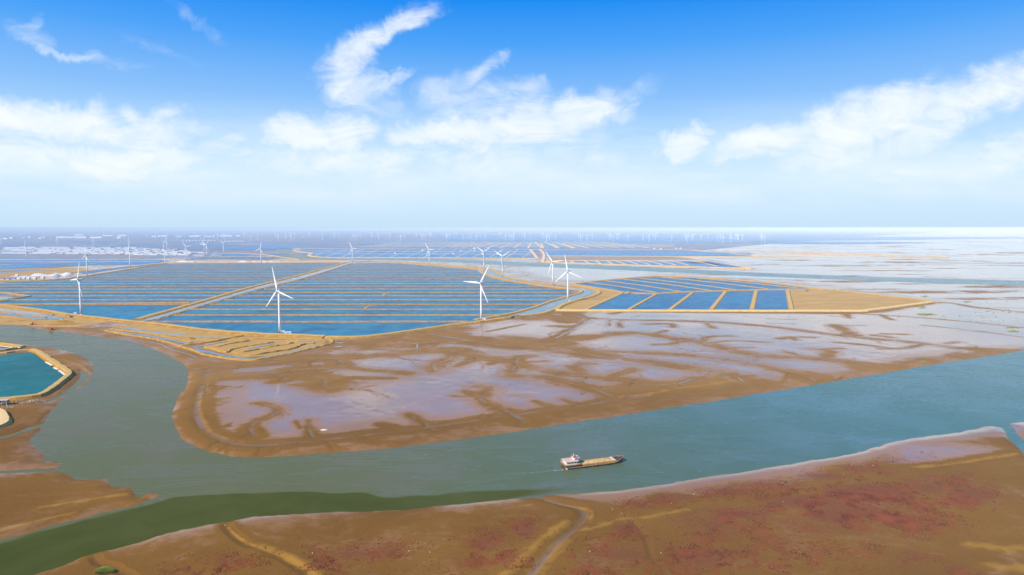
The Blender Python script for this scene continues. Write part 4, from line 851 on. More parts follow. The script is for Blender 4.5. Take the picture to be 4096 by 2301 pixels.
FARN = [(5,981,20),(97.5,984.5,-60),(230,988.5,-3),(373.7,993,0),(518,998,0),(667.5,1002.4,15),(817,1009,10),(1004.5,964.6,-25),(84,960.6,-60),(173,946.7,0),(204,959.6,-60),(319,957.6,10),(416,956,14),(495,954.7,12),(588,953.7,20),(622.5,958.6,12),(669.5,955,0),
 (706.4,958.6,-60),(740,951.3,-62),(802,959.6,0),(820,951,-4),(871,958,-20),(893.7,954.7,0),(900,963,5),(914.7,953,0),(974.5,951,-55),(978.5,948.7,-30),(1031.5,959,-60),(1048,948.7,-50),(1102,947.7,0),(1113,965.6,2),(1143.7,958,-20),(1161,949.7,0),(1165,963,18),(1179.6,953.7,-58),(1210,952,-60),(1237,951,0),
 (1290.8,960,-25),(1337.6,952.7,4),(1355.4,950,-30),(1413.6,962.6,0),(1425.5,960.6,10),(1441,953,0),(1460,940.7,0),(1486.7,951,10),(1490,947.7,30),(1509,939.7,0),(1515.6,959,20),(1561,954,-50),(1603.6,964,2),(1618,952,20),(1632.4,940.7,0),(1641,940.5,20),(1666,950.7,15),(1676,939.3,0),(1688.7,960,10),(1685,947.7,0),(1696,950.7,5),(1701,957.6,-60),(1720,955,25),(1727,947.7,0),
 (1785,963.6,12),(1788.6,952,0),(1799,951,0),(1818.4,948.7,-60),(1826,946.7,0),(1852.6,960,-60),(1877,958,-58),(1886,956,-52),(1906,964,0),(1911,949,5),(1922.6,951,-60),(1938,953,-55),(1945,947,-50),(1999,944.7,0),(2004,949,4),(2023,961.6,-20),(2036,952.7,0),(2044,964,8),(2054,960,30),(2058,947.7,0),(2087,944.7,0),(2097,954.7,20),(2099.7,950.7,0),(2078,944.7,-60),(2122,941.7,10),(2141,941.7,0),(2145.4,938.8,0),(2160,942.7,-60),
 (2166.7,948.3,0),(2174.4,952.7,10),(2172,946.7,30),(2185.6,966,0),(2191,952.7,0),(2197.5,961,-45),(2203,942.7,0),(2222,959,-15),(2238.5,939.8,0),(2242,940,30),(2267,937.8,0),(2288,940.7,0),(2293,941,-60),(2301.5,940.7,0),(2314.6,953,5),(2321.6,967,20),(2329.5,955.7,0),(2348,963.6,-35),(2369,960.6,0),(2404.5,939.8,0),(2436.3,959,0),(2443,958,-20),(2452.8,969,-4),(2466.5,956.7,-60),(2473,954.3,10),(2476,955.7,-50),(2484.6,938.8,0),(2512.4,965,0),(2528.7,940.7,5),(2543,941.7,-60),
 (2572,963,-85),(2596,970.6,30),(2597.8,953.7,0),(2614,954.7,-58),(2621.2,961,5),(2627,941.7,0),(2630.6,941.7,20),(2587.8,941.7,0),(2686,969,8),(2701.7,940.7,0),(2711.7,942.3,5),(2743,957.6,0),(2747.4,972,-40),(2752.4,955.7,10),(2766.7,965,-45),(2774.7,959.6,-25),(2804,963,-50),(2832,955,-60),(2871.3,969,-25),(2882,957,-60),(2892.3,972.6,0),(2923.8,974.5,0),(2923,952.7,4),(2943,959.6,0),(2949,960.6,20),(2953,962,-50),(2970,963.6,-60),(3044.4,970.6,0),(3047.4,959.6,6),(3058.3,976,2)]
FARN.sort()
ords = 'first second third fourth fifth sixth seventh eighth ninth tenth eleventh twelfth thirteenth fourteenth fifteenth sixteenth'.split()
LM = sorted([(1120,'largest turbine'),(1925,'turbine with a level blade'),(325,'leftmost big turbine'),(2271,'bent canal turbine'),(1717,'curved rim turbine'),(1410,'causeway head turbine'),(521,'left bank turbine'),(747,'long white heap')])
LM2 = LM + [(2512,'lone tall turbine over the far blue pans'),(2686,'lone far turbine left of the pale stripes'),(2804,'Y rotor turbine over the pale stripes'),(1603.6,'far turbine missing its crossing blades')]
fm = {}
def far_mesh(ph_):
    if ph_ in fm: return fm[ph_]
    m = MB(); k = 1.15
    m.tube([(0, 0, 0), (0, 0, 63.6)], [2.3 * k, 1.6 * k], 8); m.box((0, 2, HUBH), (3.6 * k, 9, 3.6 * k))
    m.tube([(0, -5, HUBH), (0, -2, HUBH)], [.6 * k, 1.7 * k], 8)
    for q_ in range(3):
        th = R(ph_) + 2 * math.pi / 3 * q_
        rings = []
        for r, c_, t_ in ((.5, 1.8, 1.5), (7, 3.4, .9), (20, 2.3, .6), (37, .8, .3)):
            ring = []
            for u, v in ((-.5, -.5), (.5, -.5), (.5, .5), (-.5, .5)):
                x, y = u * c_ * k, v * t_ * k
                ring.append((x * math.cos(th) + r * math.sin(th), ROT_Y + y, HUBH - x * math.sin(th) + r * math.cos(th)))
            rings.append(ring)
        m.loft(rings)
    o = m.build('wind_turbine', WHITE); fm[ph_] = o.data; bpy.data.objects.remove(o); return fm[ph_]
used = {}
SHAPE = lambda a: 'with Y rotor' if a <= -50 and a > -70 else ('with upright blade' if abs(a) < 7 else ('with right-leaning blade' if a > 0 else 'with left-leaning blade'))
for x, y, th in FARN:
    base = max([l for l in LM if l[0] <= x], default=None)
    size = 'small' if y > 968 else 'tiny' if y > 953 else 'faint hazy'
    key = (base, size, SHAPE(th)); used.setdefault(key, []).append((x, y, th))
for (base, size, shp), lst in used.items():
    for j, (x, y, th) in enumerate(lst):
        where = ('right of the ' + base[1] if base else 'near the left edge')
        o_ = (ords[j] + ' ') if len(lst) > 1 else ''
        lab = f'{o_}{size} turbine {shp}, {where}'
        if y > 968: turbine(x, y, th, lab, 'far wind turbines towards the horizon', FACE + random.uniform(-6, 6))
        else:
            o = bpy.data.objects.new('wind_turbine', far_mesh(round(th / 5) * 5)); C.objects.link(o)
            gx, gy = G(x, y, 1.2); o.location = (gx, gy, .8); o.rotation_euler = (0, 0, R(180 - FACE + random.uniform(-8, 8)))
            tag(o, lab, 'wind turbine', 'far wind turbines towards the horizon')

# ------------------------------------------------------------------ small built things
SHEDW = plain('shed_wall', (.72, .72, .70), .7, .06, .2); BLUER = plain('blue_roof', (.02, .12, .42), .5, .1, .2)
WROOF = plain('white_roof', (.82, .83, .84), .5, .04, .2); PINKR = plain('pink_roof', (.62, .40, .33), .7, .1, .5)
ORANGE = plain('orange_paint', (.75, .14, .02), .45, .12, .8); CONC = plain('concrete', (.78, .70, .58), .8, .1, .5); TEAL = plain('teal_wall', (.08, .20, .22), .7, .2, .8)
BLACK = plain('black_rubber', (.015, .015, .015), .8, .2, 1); GLASS = plain('dark_glass', (.02, .03, .04), .15, .1, 1)
def box_at(px, py): x, y = G(px, py, 1.6); return float(x), float(y)
def house(name, px, py, wd, dp, h, wall, roof, label, cat, group=None, rz=0, z=1.2, rise=.22):
    x, y = G(px, py, z); t_ = thing(name, (float(x), float(y), z), rz, label, cat, group)
    MB().box((0, 0, h / 2), (wd, dp, h)).build('wall', wall, t_)
    a, b, e = wd / 2 + .3, dp / 2 + .4, h + dp * rise
    V = [(-a, -b, h + .01), (a, -b, h + .01), (a, 0, e), (-a, 0, e), (-a, b, h + .01), (a, b, h + .01)]
    V += [(v[0], v[1], v[2] - .25 if i not in (2, 3) else v[2] - .25) for i, v in enumerate(V)]
    Fc = [(0, 1, 2, 3), (3, 2, 5, 4), (7, 6, 9, 8), (8, 9, 10, 11), (0, 6, 7, 1), (4, 5, 11, 10), (1, 7, 8, 2), (2, 8, 11, 5), (0, 3, 9, 6), (3, 4, 10, 9)]
    mesh('roof', V, Fc, roof, t_)
    mb = MB(); n_ = max(1, int(wd / 5))
    for k in range(n_): mb.box((-wd / 2 + (k + .5) * wd / n_, -dp / 2 - .03, h * .5), (min(1.6, wd / n_ * .4), .1, h * .4))
    mb.build('window', GLASS, t_)
    return t_
# camp by the salt heaps
spots = [(12,1119,'small white hut with a blue roof at the left edge',BLUER),(33,1119,'white hut with a blue roof beside the leftmost one',BLUER),(55,1118,'widest blue-roofed hut of the camp',BLUER),(76,1118,'white flat hut right of the blue-roofed huts',WROOF),(95,1117,'white hut with a pole, middle of the camp row',WROOF),(114,1117,'plain white hut before the salt heaps',WROOF),(137,1116,'long white hut near the camp row end',WROOF),(171,1114,'small white hut alone at the right end of the camp',WROOF),(68,1104,'white shed standing behind the camp row',WROOF)]
for i, (x, y, lb, rf) in enumerate(spots): house('hut', x, y, 13 if i in (2, 6) else 9, 8, 3.2, SHEDW, rf, lb, 'hut', 'huts of the camp on the left bank')
def heap(name, x0, x1, py, dp, h, mat, label, cat, group=None, n=14, drift=0):
    a = np.array(G(x0, py, 1.3)); b = np.array(G(x1, py + drift, 1.3)); V = []; Fc = []; k = 7
    d = (b - a) / np.linalg.norm(b - a); nn = np.array([-d[1], d[0]])
    for i in range(n + 1):
        u = i / n; e = min(1, (1 - abs(2 * u - 1)) * 4) ** .5 if n > 3 else 1; c_ = a + (b - a) * u; hh = h * (.78 + .3 * math.sin(u * 9 + x0)) if n > 6 else h
        for j in range(k):
            v = j / (k - 1) * 2 - 1; q_ = c_ + nn * v * dp / 2 * (.35 + .65 * e)
            V.append((q_[0], q_[1], .9 + hh * max(e, .05) * (1 - abs(v) ** 1.6)))
        if i:
            for j in range(k - 1): Fc.append(((i - 1) * k + j, i * k + j, i * k + j + 1, (i - 1) * k + j + 1))
    o = mesh(name, V, Fc, mat, smooth=True); return tag(o, label, cat, group)
SALT2 = plain('sheeted_salt', (.60, .62, .62), .5, .05, .02)
heap('salt_heap', 125, 238, 1104, 40, 9, SALT2, 'biggest white salt heap beside the camp on the left bank', 'salt heap')
heap('salt_heap', 215, 292, 1099, 34, 8, SALT2, 'rounded white salt heap right behind the biggest one', 'salt heap')
heap('salt_heap', 40, 140, 1107, 34, 3, SALT2, 'flat white spread of salt behind the camp huts', 'salt heap')
heap('salt_heap', 248, 272, 1103.5, 14, 4, SALT2, 'small white salt heap at the right end of the salt yard', 'salt heap')
heap('salt_heap', 702, 782, 1047.5, 22, 6, SALT2, 'long white heap at the foot of the back rim road', 'salt heap')
heap('salt_heap', 952, 992, 1047.5, 20, 6, SALT2, 'short white heap left of the turbine on the back rim', 'salt heap')
heap('salt_heap', 1006, 1072, 1047.8, 14, 3.5, SALT2, 'thin white heap behind the turbine on the back rim', 'salt heap')
heap('salt_heap', 1074, 1122, 1047.8, 16, 3.5, SALT2, 'pale flat heap just right of the back rim turbine', 'salt heap')
rowsY = [(989.5,60,230,560),(992.5,0,330,620),(995,0,360,700),(998,0,420,650),(1001,0,460,760),(1004,40,520,760),(1007,0,560,820),(1010,120,560,860),(1013,0,300,880),(1016,0,210,900),(1018.5,520,700,880)]
rn = 'farthest,second farthest,third farthest,fourth farthest,fifth farthest,middle,fifth nearest,fourth nearest,third nearest,second nearest,nearest'.split(',')
for ri, (yy, a, b, c_) in enumerate(rowsY):
    x = a + random.uniform(0, 20); j = 0
    while x < c_ and j < 12:
        ln_ = random.uniform(18, 60) if x > b * .8 else random.uniform(60, 150)
        dy = (x - 300) * .006
        heap('salt_row', x, min(x + ln_, c_ + 10), yy + dy, 20, 3.4, SALT2, f'{ords[j]} white row from the left in the {rn[ri]} line of salt rows', 'salt row', 'white sheeted salt rows in the far left field', n=3, drift=ln_ * .006)
        x += ln_ + random.uniform(3, 26); j += 1
# distant town sheds
tw = [(24,957,18),(47,955,14),(120,953,10),(162,955.5,12),(176,953,9),(250,953,40),(275,953,26),(300,952.5,36),(330,953,34),(375,953,26),(398,953,22),(318,943,32),(435,945,40),(490,944,36),(478,954,16),(617,949,16),(637,948,10),(655,947.5,22),(718,948,18),(770,948,24),(790,948,18),(826,947.5,12),(840,949,8),(856,949,8),(905,946.5,50),(955,946.5,14)]
for i, (x, y, wpx) in enumerate(tw):
    d = G(x, y, 1.2)[1]; wd = wpx * d / F
    house('warehouse', x, y, wd, 40, 9 + (i % 3) * 3, SHEDW, WROOF, f'{ords[i % 13]} {"white" if i < 13 else "pale"} long shed from the left in the far {"left" if i < 13 else "middle"} town strip', 'warehouse', 'white sheds of the distant town')
for i in range(11):
    house('hut', 734 + i * 12.4, 965.5 - i * .12, 16, 12, 6, SHEDW, WROOF, f'{ords[i]} tiny white hut from the left of the far hut line', 'hut', 'tiny white huts in a far line')
for i in range(8):
    house('hut', 911 + i * 9.2, 966.6 + i * .05, 14, 12, 6, SHEDW, WROOF, f'{ords[i]} tiny hut from the left of the line right of the gap', 'hut', 'tiny white huts in a far line')
for i, (x, y, wpx) in enumerate(((2705,996,8),(2722,996,8),(2643,999,7),(2617,996.5,7),(1898,996,9),(1690,1005.5,7),(1843,1007.5,6),(1898,1007,6),(2002,1008,6),(1813,1018.5,6),(1581,1016,6),(1930,1019,6),(1990,1019,6))):
    house('pump_hut', x, y, wpx * G(x, y)[1] / F, 14, 5, SHEDW, WROOF if i else PINKR, f'{ords[i]} small pump hut on the dikes of the far pans' , 'pump hut', 'pump huts on the far pan dikes')
# gear at the turbine feet
def cabinet(px, py, label, w_=5, rz=0.2, z=3.2):
    x, y = G(px, py, z); t_ = thing('transformer_cabinet', (float(x), float(y), z), rz, label, 'electrical cabinet')
    MB().box((0, 0, 1.9), (w_, 2.6, 2.2)).build('body', WROOF, t_); MB().box((0, 0, 3.1), (w_ + .6, 3.1, .2)).build('roof', WROOF, t_)
    MB().box((0, 0, .4), (w_ + .3, 2.8, .8)).build('plinth', GREY, t_)
    MB().box((-w_ * .22, -1.33, 1.9), (w_ * .3, .08, 1.8)).build('door', GREY, t_); return t_
cabinet(1131,1331,'white cabinet right at the foot of the largest turbine')
cabinet(1936,1281,'white cabinet at the foot of the turbine with a level blade')
cabinet(2277,1205,'small white cabinet at the turbine by the bent canal', 3.5)
cabinet(300,1257,'white cabinet left of the leftmost big turbine', 5)
cabinet(2028,1103,'white cabinet beside the turbine at the narrow canal mouth',4)
cabinet(1950,1074,'white cabinet on the dike by the green marsh',5)
hs = house('hut', 1152, 1336, 9, 5, 2.6, WROOF, plain('light_blue_roof', (.45, .60, .75), .5, .1, .5), 'low hut with a pale blue roof right of the largest turbine', 'hut', z=3.0, rz=.25)
def rubble(name, px, py, n, sp, sz, mat, label, cat, z=2.2):
    x, y = G(px, py, z); m = MB()
    for _ in range(n):
        dx, dy = random.gauss(0, sp), random.gauss(0, sp * .6); s_ = sz * random.uniform(.4, 1.2)
        m.box((x + dx, y + dy, z + s_ * .2), (s_, s_ * random.uniform(.5, 1), s_ * random.uniform(.4, .9)), random.uniform(0, 3), .3)
    o = tag(m.build(name, mat), label, cat); o['kind'] = 'stuff'; return o
rubble('rubble', 1178,1340,60,4.5,1.6,SOILK,'brown rubble spit right of the hut by the largest turbine','rubble', 2.4)
rubble('rubble', 1100,1334,34,3.5,1.5,DARK,'dark rubble left of the foot of the largest turbine','rubble', 2.4)
rubble('rubble', 335,1262,40,4.5,1.5,DARK,'dark rubble right of the foot of the leftmost big turbine','rubble', 2.4)
rubble('rubble', 1915,1285,30,4,1.4,DARK,'dark rubble left of the turbine with a level blade','rubble', 3.2)
tag(mound('plastic_sheeting', 308, 1272, 5 * 1.6, 5 * .9, .7, WROOF), 'white sheeting lying on the sandy pad below the leftmost turbine', 'sheeting')
tag(mound('plastic_sheeting', 182, 1302, 2.5 * 1.6, 2.5 * .9, .7, WROOF), 'white sheeting between the two orange excavators', 'sheeting')
tag(mound('plastic_sheeting', 240, 1278, 4 * 1.6, 4 * .9, .7, WROOF), 'white scraps on the left edge of the sandy pad', 'sheeting')
STONE = plain('stone', (.50, .42, .28), .9, .4, .8)
# excavators
def excavator(px, py, rz, paint, label, z=1.3, k=1.25):
    x, y = G(px, py, z); t_ = thing('excavator', (float(x), float(y), z), rz, label, 'excavator', 'excavators on the mud works')
    for s_ in (-1, 1):
        m = MB(); pr = [(-2.1, .45), (-1.8, .05), (1.8, .05), (2.1, .45), (1.8, .95), (-1.8, .95)]
        m.loft([[(a, s_ * 1.2 + o_, b) for a, b in pr] for o_ in (-.3, .3)]); m.build('track', BLACK, t_)
    bd = MB().box((-.5, 0, 1.75), (3.4, 2.6, 1.1), 0, .06).build('body', paint, t_)
    MB().box((-1.9, 0, 1.75), (.7, 2.4, 1.0)).build('counterweight', DARK, bd)
    cb = MB().box((.6, .75, 2.6), (1.5, 1.1, 1.6), 0, .12).build('cab', paint, t_); MB().box((1.38, .75, 2.75), (.06, .9, .9)).build('window', GLASS, cb)
    MB().tube([(1.0, -.2, 2.0), (3.2, -.2, 4.8), (5.6, -.2, 4.6)], [.38, .42, .28], 6).build('boom', paint, t_)
    ar = MB().tube([(5.4, -.2, 4.8), (6.6, -.2, 1.8)], [.3, .2], 6).build('arm', paint, t_)
    MB().box((6.3, -.2, 1.1), (1.1, 1.3, 1.0), 0, .3).build('bucket', DARK, ar)
    t_.scale = (k, k, k); return t_
excavator(128,1299,R(-20),ORANGE,'orange excavator farther left, beside the white strip of foam')
excavator(205,1319,R(150),ORANGE,'orange excavator nearer the river, on the dark mud edge')
excavator(285,1270,R(200),plain('drab_paint',(.10,.09,.06),.6),'dark excavator on the bank left of the leftmost big turbine',3.6,1.2)
excavator(3226,1163,R(30),plain('yellow_paint',(.65,.32,.03),.5),'small yellow excavator on the sandy island dike',2.8,1.2)
# vehicles on the dikes
def vehicle(px, py, rz, L_, W_, H_, paint, label, cat, name, z=3.4, truck=False):
    x, y = G(px, py, z); t_ = thing(name, (float(x), float(y), z), rz, label, cat)
    if truck:
        MB().box((L_ * .36, 0, H_ * .55), (L_ * .24, W_, H_ * .8), 0, .08).build('cab', paint, t_)
        MB().box((-L_ * .14, 0, H_ * .5), (L_ * .68, W_, H_ * .45)).build('cargo_bed', PINKR, t_)
    else:
        MB().box((0, 0, H_ * .38), (L_, W_, H_ * .42), 0, .04).build('body', paint, t_)
        MB().box((-.05 * L_, 0, H_ * .76), (L_ * .55, W_ * .9, H_ * .36), 0, .18).build('cabin', GLASS, t_)
    for a in (-.32, .34):
        for s_ in (-1, 1):
            MB().tube([(L_ * a, s_ * W_ * .42, .45), (L_ * a, s_ * W_ * .52, .45)], [.45, .45], 12).build('wheel', BLACK, t_)
    return t_
vehicle(2512,1171,R(8),11,2.8,3.4,plain('red_paint',(.62,.10,.06),.4),'reddish truck at the fork of the island dikes','truck','truck',3.2,True)
vehicle(2332,1127,R(20),5,2,1.9,DARK,'black car on the dike behind the big turbine by the canal','car','car',3.5)
vehicle(2840,1163.5,R(5),5,2,1.9,WHITE,'white car on the middle dike of the island ponds','car','car',3.2)
# boats
def boat(px, py, rz, L_, W_, mat, label, z=1.5):
    x, y = G(px, py, z); t_ = thing('work_boat', (float(x), float(y), z), rz, label, 'boat')
    m = MB(); rings = []
    for u, wv_, zz in ((0, .8, .0), (.15, 1, 0), (.6, 1, 0), (.85, .7, .1), (1, .12, .35)):
        rings.append([(u * L_, -W_ / 2 * wv_, .9 + zz), (u * L_, -W_ / 2 * wv_ * .8, -.2), (u * L_, W_ / 2 * wv_ * .8, -.2), (u * L_, W_ / 2 * wv_, .9 + zz)])
    m.loft(rings); m.build('hull', mat, t_); MB().box((L_ * .2, 0, 1.3), (L_ * .14, W_ * .6, .8)).build('engine_box', DARK, t_); return t_
boat(1618,1325,R(12),13,3.4,TEAL,'dark flat boat moored at the near rim of the striped ponds')
boat(2030,1253,R(20),11,3,TEAL,'small boat tied by the canal dike at the right end of the striped ponds')
boat(208,1260,R(4),14,3,TEAL,'thin dark raft in the pond left of the leftmost big turbine')
# sluice hut by the lower-left pond
x, y = G(16, 1619, 1.2); hz = thing('sluice_hut', (float(x), float(y), 1.2), R(6), 'small teal hut with a pink roof on stilts at the left edge', 'hut')
MB().box((0, 0, 3.1), (7.6, 4.4, 2.4)).build('wall', TEAL, hz); MB().box((0, 0, 4.45), (8.8, 5.6, .3)).build('roof', PINKR, hz)
for a in (-3.2, 3.2):
    for b in (-1.8, 1.8): MB().tube([(a, b, -1), (a, b, 1.95)], [.25, .25], 8).build('stilt', CONC, hz)
MB().box((1.5, -2.25, 3.2), (1.2, .1, 1.0)).build('window', GLASS, hz); MB().box((-1.5, -2.25, 3.2), (1.2, .1, 1.0)).build('window', GLASS, hz)
for i, (a, b, lb) in enumerate((((184,1450),(209,1464),'upper white concrete slab lining the teal pond bank'),((216,1472),(232,1480),'middle and shortest white slab lining the teal pond bank'),((236,1483),(263,1503),'lower white concrete slab at the teal pond corner'),((0,1385),(50,1391),'white slab lining the small pond at the left edge'),((60,1389),(82,1392),'short white slab at the tip of the small left pond'))):
    A = np.array(G(*a, 2.6)); B = np.array(G(*b, 2.6)); c_ = (A + B) / 2; d = B - A; m = MB(); n_ = max(2, int(np.linalg.norm(d) / 4)); rz = math.atan2(d[1], d[0])
    for k in range(n_):
        q_ = A + d * (k + .5) / n_; m.box((q_[0], q_[1], 3.0), (np.linalg.norm(d) / n_ - .12, 2.2, .5), rz)
    tag(m.build('concrete_slab', CONC), lb, 'concrete slab', 'white slabs lining the lower left ponds')
rubble('stone_riprap', 118,1607,90,7,.8,STONE,'pale stones along the foot of the teal pond bank','stones',1.4)
rubble('stone_riprap', 28,1628,50,4,.8,STONE,'pale stones below the sluice hut at the left edge','stones',1.4)

# ------------------------------------------------------------------ the sand barge
Sx, Sy = G(2251, 1873); Bx, By = G(2492, 1843); BLEN = math.hypot(Bx - Sx, By - Sy)
barge = thing('sand_barge', (float(Sx), float(Sy), 0), math.atan2(By - Sy, Bx - Sx), 'rusty black barge carrying sand up the wide river', 'barge')
HULL = plain('rusty_black_hull', (.030, .020, .014), .7, .5, .35); RUST = plain('rust_deck', (.20, .085, .025), .85, .45, .6); OCH = plain('ochre_coaming', (.42, .24, .07), .8, .3, .6)
RED = plain('red_deck', (.34, .07, .05), .7, .2, .8); CREAM = plain('cream_paint', (.66, .64, .58), .5, .06, .6)
Lb = BLEN; hb = 4.9; rings = []
secs = [(0, .80, 1.7, .2), (.03, .93, 1.6, -.3), (.10, 1, 1.5, -.5), (.70, 1, 1.5, -.5), (.80, .98, 1.7, -.5), (.87, .88, 2.4, -.4), (.93, .66, 3.0, -.2), (.975, .36, 3.4, .3), (1.0, .08, 3.6, .9)]
for u, wv_, zt, zb in secs: rings.append([(u * Lb, -hb * wv_, zt), (u * Lb, -hb * wv_ * .96, (zt + zb) / 2), (u * Lb, -hb * wv_ * .75, zb), (u * Lb, hb * wv_ * .75, zb), (u * Lb, hb * wv_ * .96, (zt + zb) / 2), (u * Lb, hb * wv_, zt)])
hull = MB().loft(rings).build('hull', HULL, barge)
def dk(x0, x1, zz, mat, name, par, ww=.93):
    m = MB(); us = [s for s in secs if x0 <= s[0] <= x1]; m.loft([[(u * Lb, -hb * w_ * ww, zt + zz - .1), (u * Lb, hb * w_ * ww, zt + zz - .1), (u * Lb, hb * w_ * ww, zt + zz), (u * Lb, -hb * w_ * ww, zt + zz)] for u, w_, zt, _ in us]); return m.build(name, mat, par)
dk(0, .87, .06, RUST, 'deck', barge)
dk(.86, 1, -.55 + .62, DARK, 'foredeck', barge, .85)
m = MB()
for s_ in (-1, 1):
    pts = [(u * Lb, s_ * hb * w_ * .98, zt + .45) for u, w_, zt, _ in secs if u >= .80]; m.tube(pts, [.16] * len(pts), 6)
    pts = [(u * Lb, s_ * hb * w_, zt + .02) for u, w_, zt, _ in secs if u <= .88]; m.tube(pts, [.17] * len(pts), 6)
m.build('gunwale', OCH, hull)
x0, x1 = Lb * .285, Lb * .835; m = MB()
for s_ in (-1, 1): m.box(((x0 + x1) / 2, s_ * 3.7, 2.2), (x1 - x0, .22, 1.5))
m.box((x0, 0, 2.2), (.22, 7.4, 1.5)); m.box((x1, 0, 2.3), (.22, 7.4, 1.7)); m.build('hold_coaming', OCH, barge)
MB().box((x1 - .5, 0, 3.0), (1.1, 7.2, .3)).build('white_rim', CREAM, barge)
SANDM = NT('sand_cargo'); tcn = SANDM.n('ShaderNodeTexCoord').outputs['Object']; SANDM.set(base=SANDM.mix(SANDM.ss(SANDM.noise(tcn, .5, 6, .65), .35, .65), (.42, .25, .075), (.66, .46, .19)), rough=.95); SANDM.bump(SANDM.noise(tcn, 2, 5), .6, .3)
nx, ny = 44, 12; V = []; Fc = []
for i in range(nx + 1):
    for j in range(ny + 1):
        u, v = i / nx, j / ny * 2 - 1; V.append((x0 + .2 + (x1 - x0 - .4) * u, v * 3.58, 2.45 + .65 * (1 - abs(v) ** 2.2) * min(1, u * 8, (1 - u) * 8) + .22 * random.random()))
for i in range(nx):
    for j in range(ny): a = i * (ny + 1) + j; Fc.append((a, a + ny + 1, a + ny + 2, a + 1))
barge.scale = (1, 1, .80); ld = mesh('sand_load', V, Fc, SANDM.m); ld.scale = (1, 1, .80); ld.location = barge.location; ld.rotation_euler = barge.rotation_euler
tag(ld, 'long heap of golden sand filling the hold of the barge', 'sand load')
# superstructure
lo = MB().box((5.8, 0, 2.6), (9.4, 8.4, 2.0)).build('lower_house', HULL, barge)
m = MB()
for a in (3.0, 6.6): m.box((a, -4.22, 2.9), (2.6, .06, .55))
m.build('blue_panel', plain('blue_panel', (.05, .32, .42), .5), lo)
MB().box((5.6, 0, 3.7), (11.0, 9.4, .2)).build('upper_deck', OCH, barge)
dh = MB().box((5.4, .1, 5.0), (7.6, 6.6, 2.4)).build('deckhouse', CREAM, barge)
m = MB()
for a in (3.2, 5.4, 7.6): m.box((a, -3.23, 5.25), (1.0, .08, .7))
m.build('window', GLASS, dh)
MB().box((5.2, .1, 6.35), (9.2, 7.9, .18)).build('deckhouse_roof', PINKR, barge); MB().box((5.2, .1, 6.22), (9.5, 8.2, .12)).build('roof_edge', CREAM, barge)
wh = MB().box((9.2, .3, 6.7), (2.9, 4.4, 2.6)).build('wheelhouse', CREAM, barge); MB().box((10.68, .3, 7.2), (.06, 3.8, .9)).build('window', GLASS, wh)
m = MB(); m.box((9.2, -1.93, 7.2), (2.2, .06, .8)); m.build('window', GLASS, wh)
MB().box((9.2, .3, 8.12), (4.3, 5.4, .22)).build('wheelhouse_roof', CREAM, barge); MB().box((9.2, .3, 8.28), (3.5, 4.4, .1)).build('roof_top', RED, barge)
m = MB(); m.tube([(8.0, .6, 8.3), (8.0, .6, 11.4)], [.22, .12], 8); m.tube([(8.0, -.7, 10.2), (8.0, 1.9, 10.2)], [.07, .07], 6); m.build('mast', CREAM, barge)
m = MB(); m.tube([(10.2, 0, 8.3), (10.2, 0, 9.5)], [.1, .1], 6); m.box((10.2, 0, 9.5), (.3, 1.7, .25), .6); m.build('radar', CREAM, barge)
m = MB()
for s_ in (-1, 1):
    for zz in (4.3, 4.85): m.tube([(.3, s_ * 4.6, zz), (11.0, s_ * 4.6, zz)], [.05, .05], 5)
    for k in range(8): m.tube([(.3 + k * 1.53, s_ * 4.6, 3.75), (.3 + k * 1.53, s_ * 4.6, 4.85)], [.05, .05], 5)
for zz in (4.3, 4.85): m.tube([(.3, -4.6, zz), (.3, 4.6, zz)], [.05, .05], 5)
m.build('railing', CREAM, barge)
for a in (.33, .52, .71, .02):
    m = MB(); cx_, cz_, rr_ = a * Lb, .95, .72; n_ = 14
    m.tube([(cx_ + rr_ * .6 * math.cos(k * 2 * math.pi / n_), -hb - .22 if a > .1 else -hb * .93, cz_ + rr_ * math.sin(k * 2 * math.pi / n_)) for k in range(n_ + 1)], [.28] * (n_ + 1), 6, False)
    m.build('tyre_fender', BLACK if a > .1 else CREAM, barge)
m = MB(); m.box((Lb * .93, 0, 3.35), (1.6, 1.2, .9)); m.tube([(Lb * .955, 0, 3.2), (Lb * .955, 0, 5.2)], [.1, .06], 6); m.build('windlass', RUST, barge)
# wake
FOAM = plain('foam', (.48, .50, .46), .6, .08, 1)
m = MB(); rz = math.atan2(By - Sy, Bx - Sx)
wk = smooth_pts(P2([(2252,1880),(2180,1888),(2080,1896),(1960,1908)]), 1.2)
for i, p in enumerate(wk):
    u = i / len(wk)
    for _ in range(4 if u < .12 else 2):
        if random.random() < .18 + .8 * u and u > .06: continue
        o_ = random.gauss(0, .35 + 1.2 * u); s_ = random.uniform(.3, 1.3) * (1 - .5 * u)
        c_ = (p[0] - math.sin(rz) * o_, p[1] + math.cos(rz) * o_); a = rz + random.uniform(-.3, .3)
        V = [(c_[0] + math.cos(a + k) * s_ * (1 if k in (0, 3.14) else .3), c_[1] + math.sin(a + k) * s_ * (1 if k in (0, 3.14) else .3), .10) for k in (0, 1.57, 3.14, 4.71)]
        m.add(V, [(0, 1, 2, 3)])
wo_ = m.build('wake_foam', FOAM); wo_['kind'] = 'stuff'; tag(wo_, 'thin white foam trailing behind the barge', 'foam'); wo_['kind'] = 'stuff'

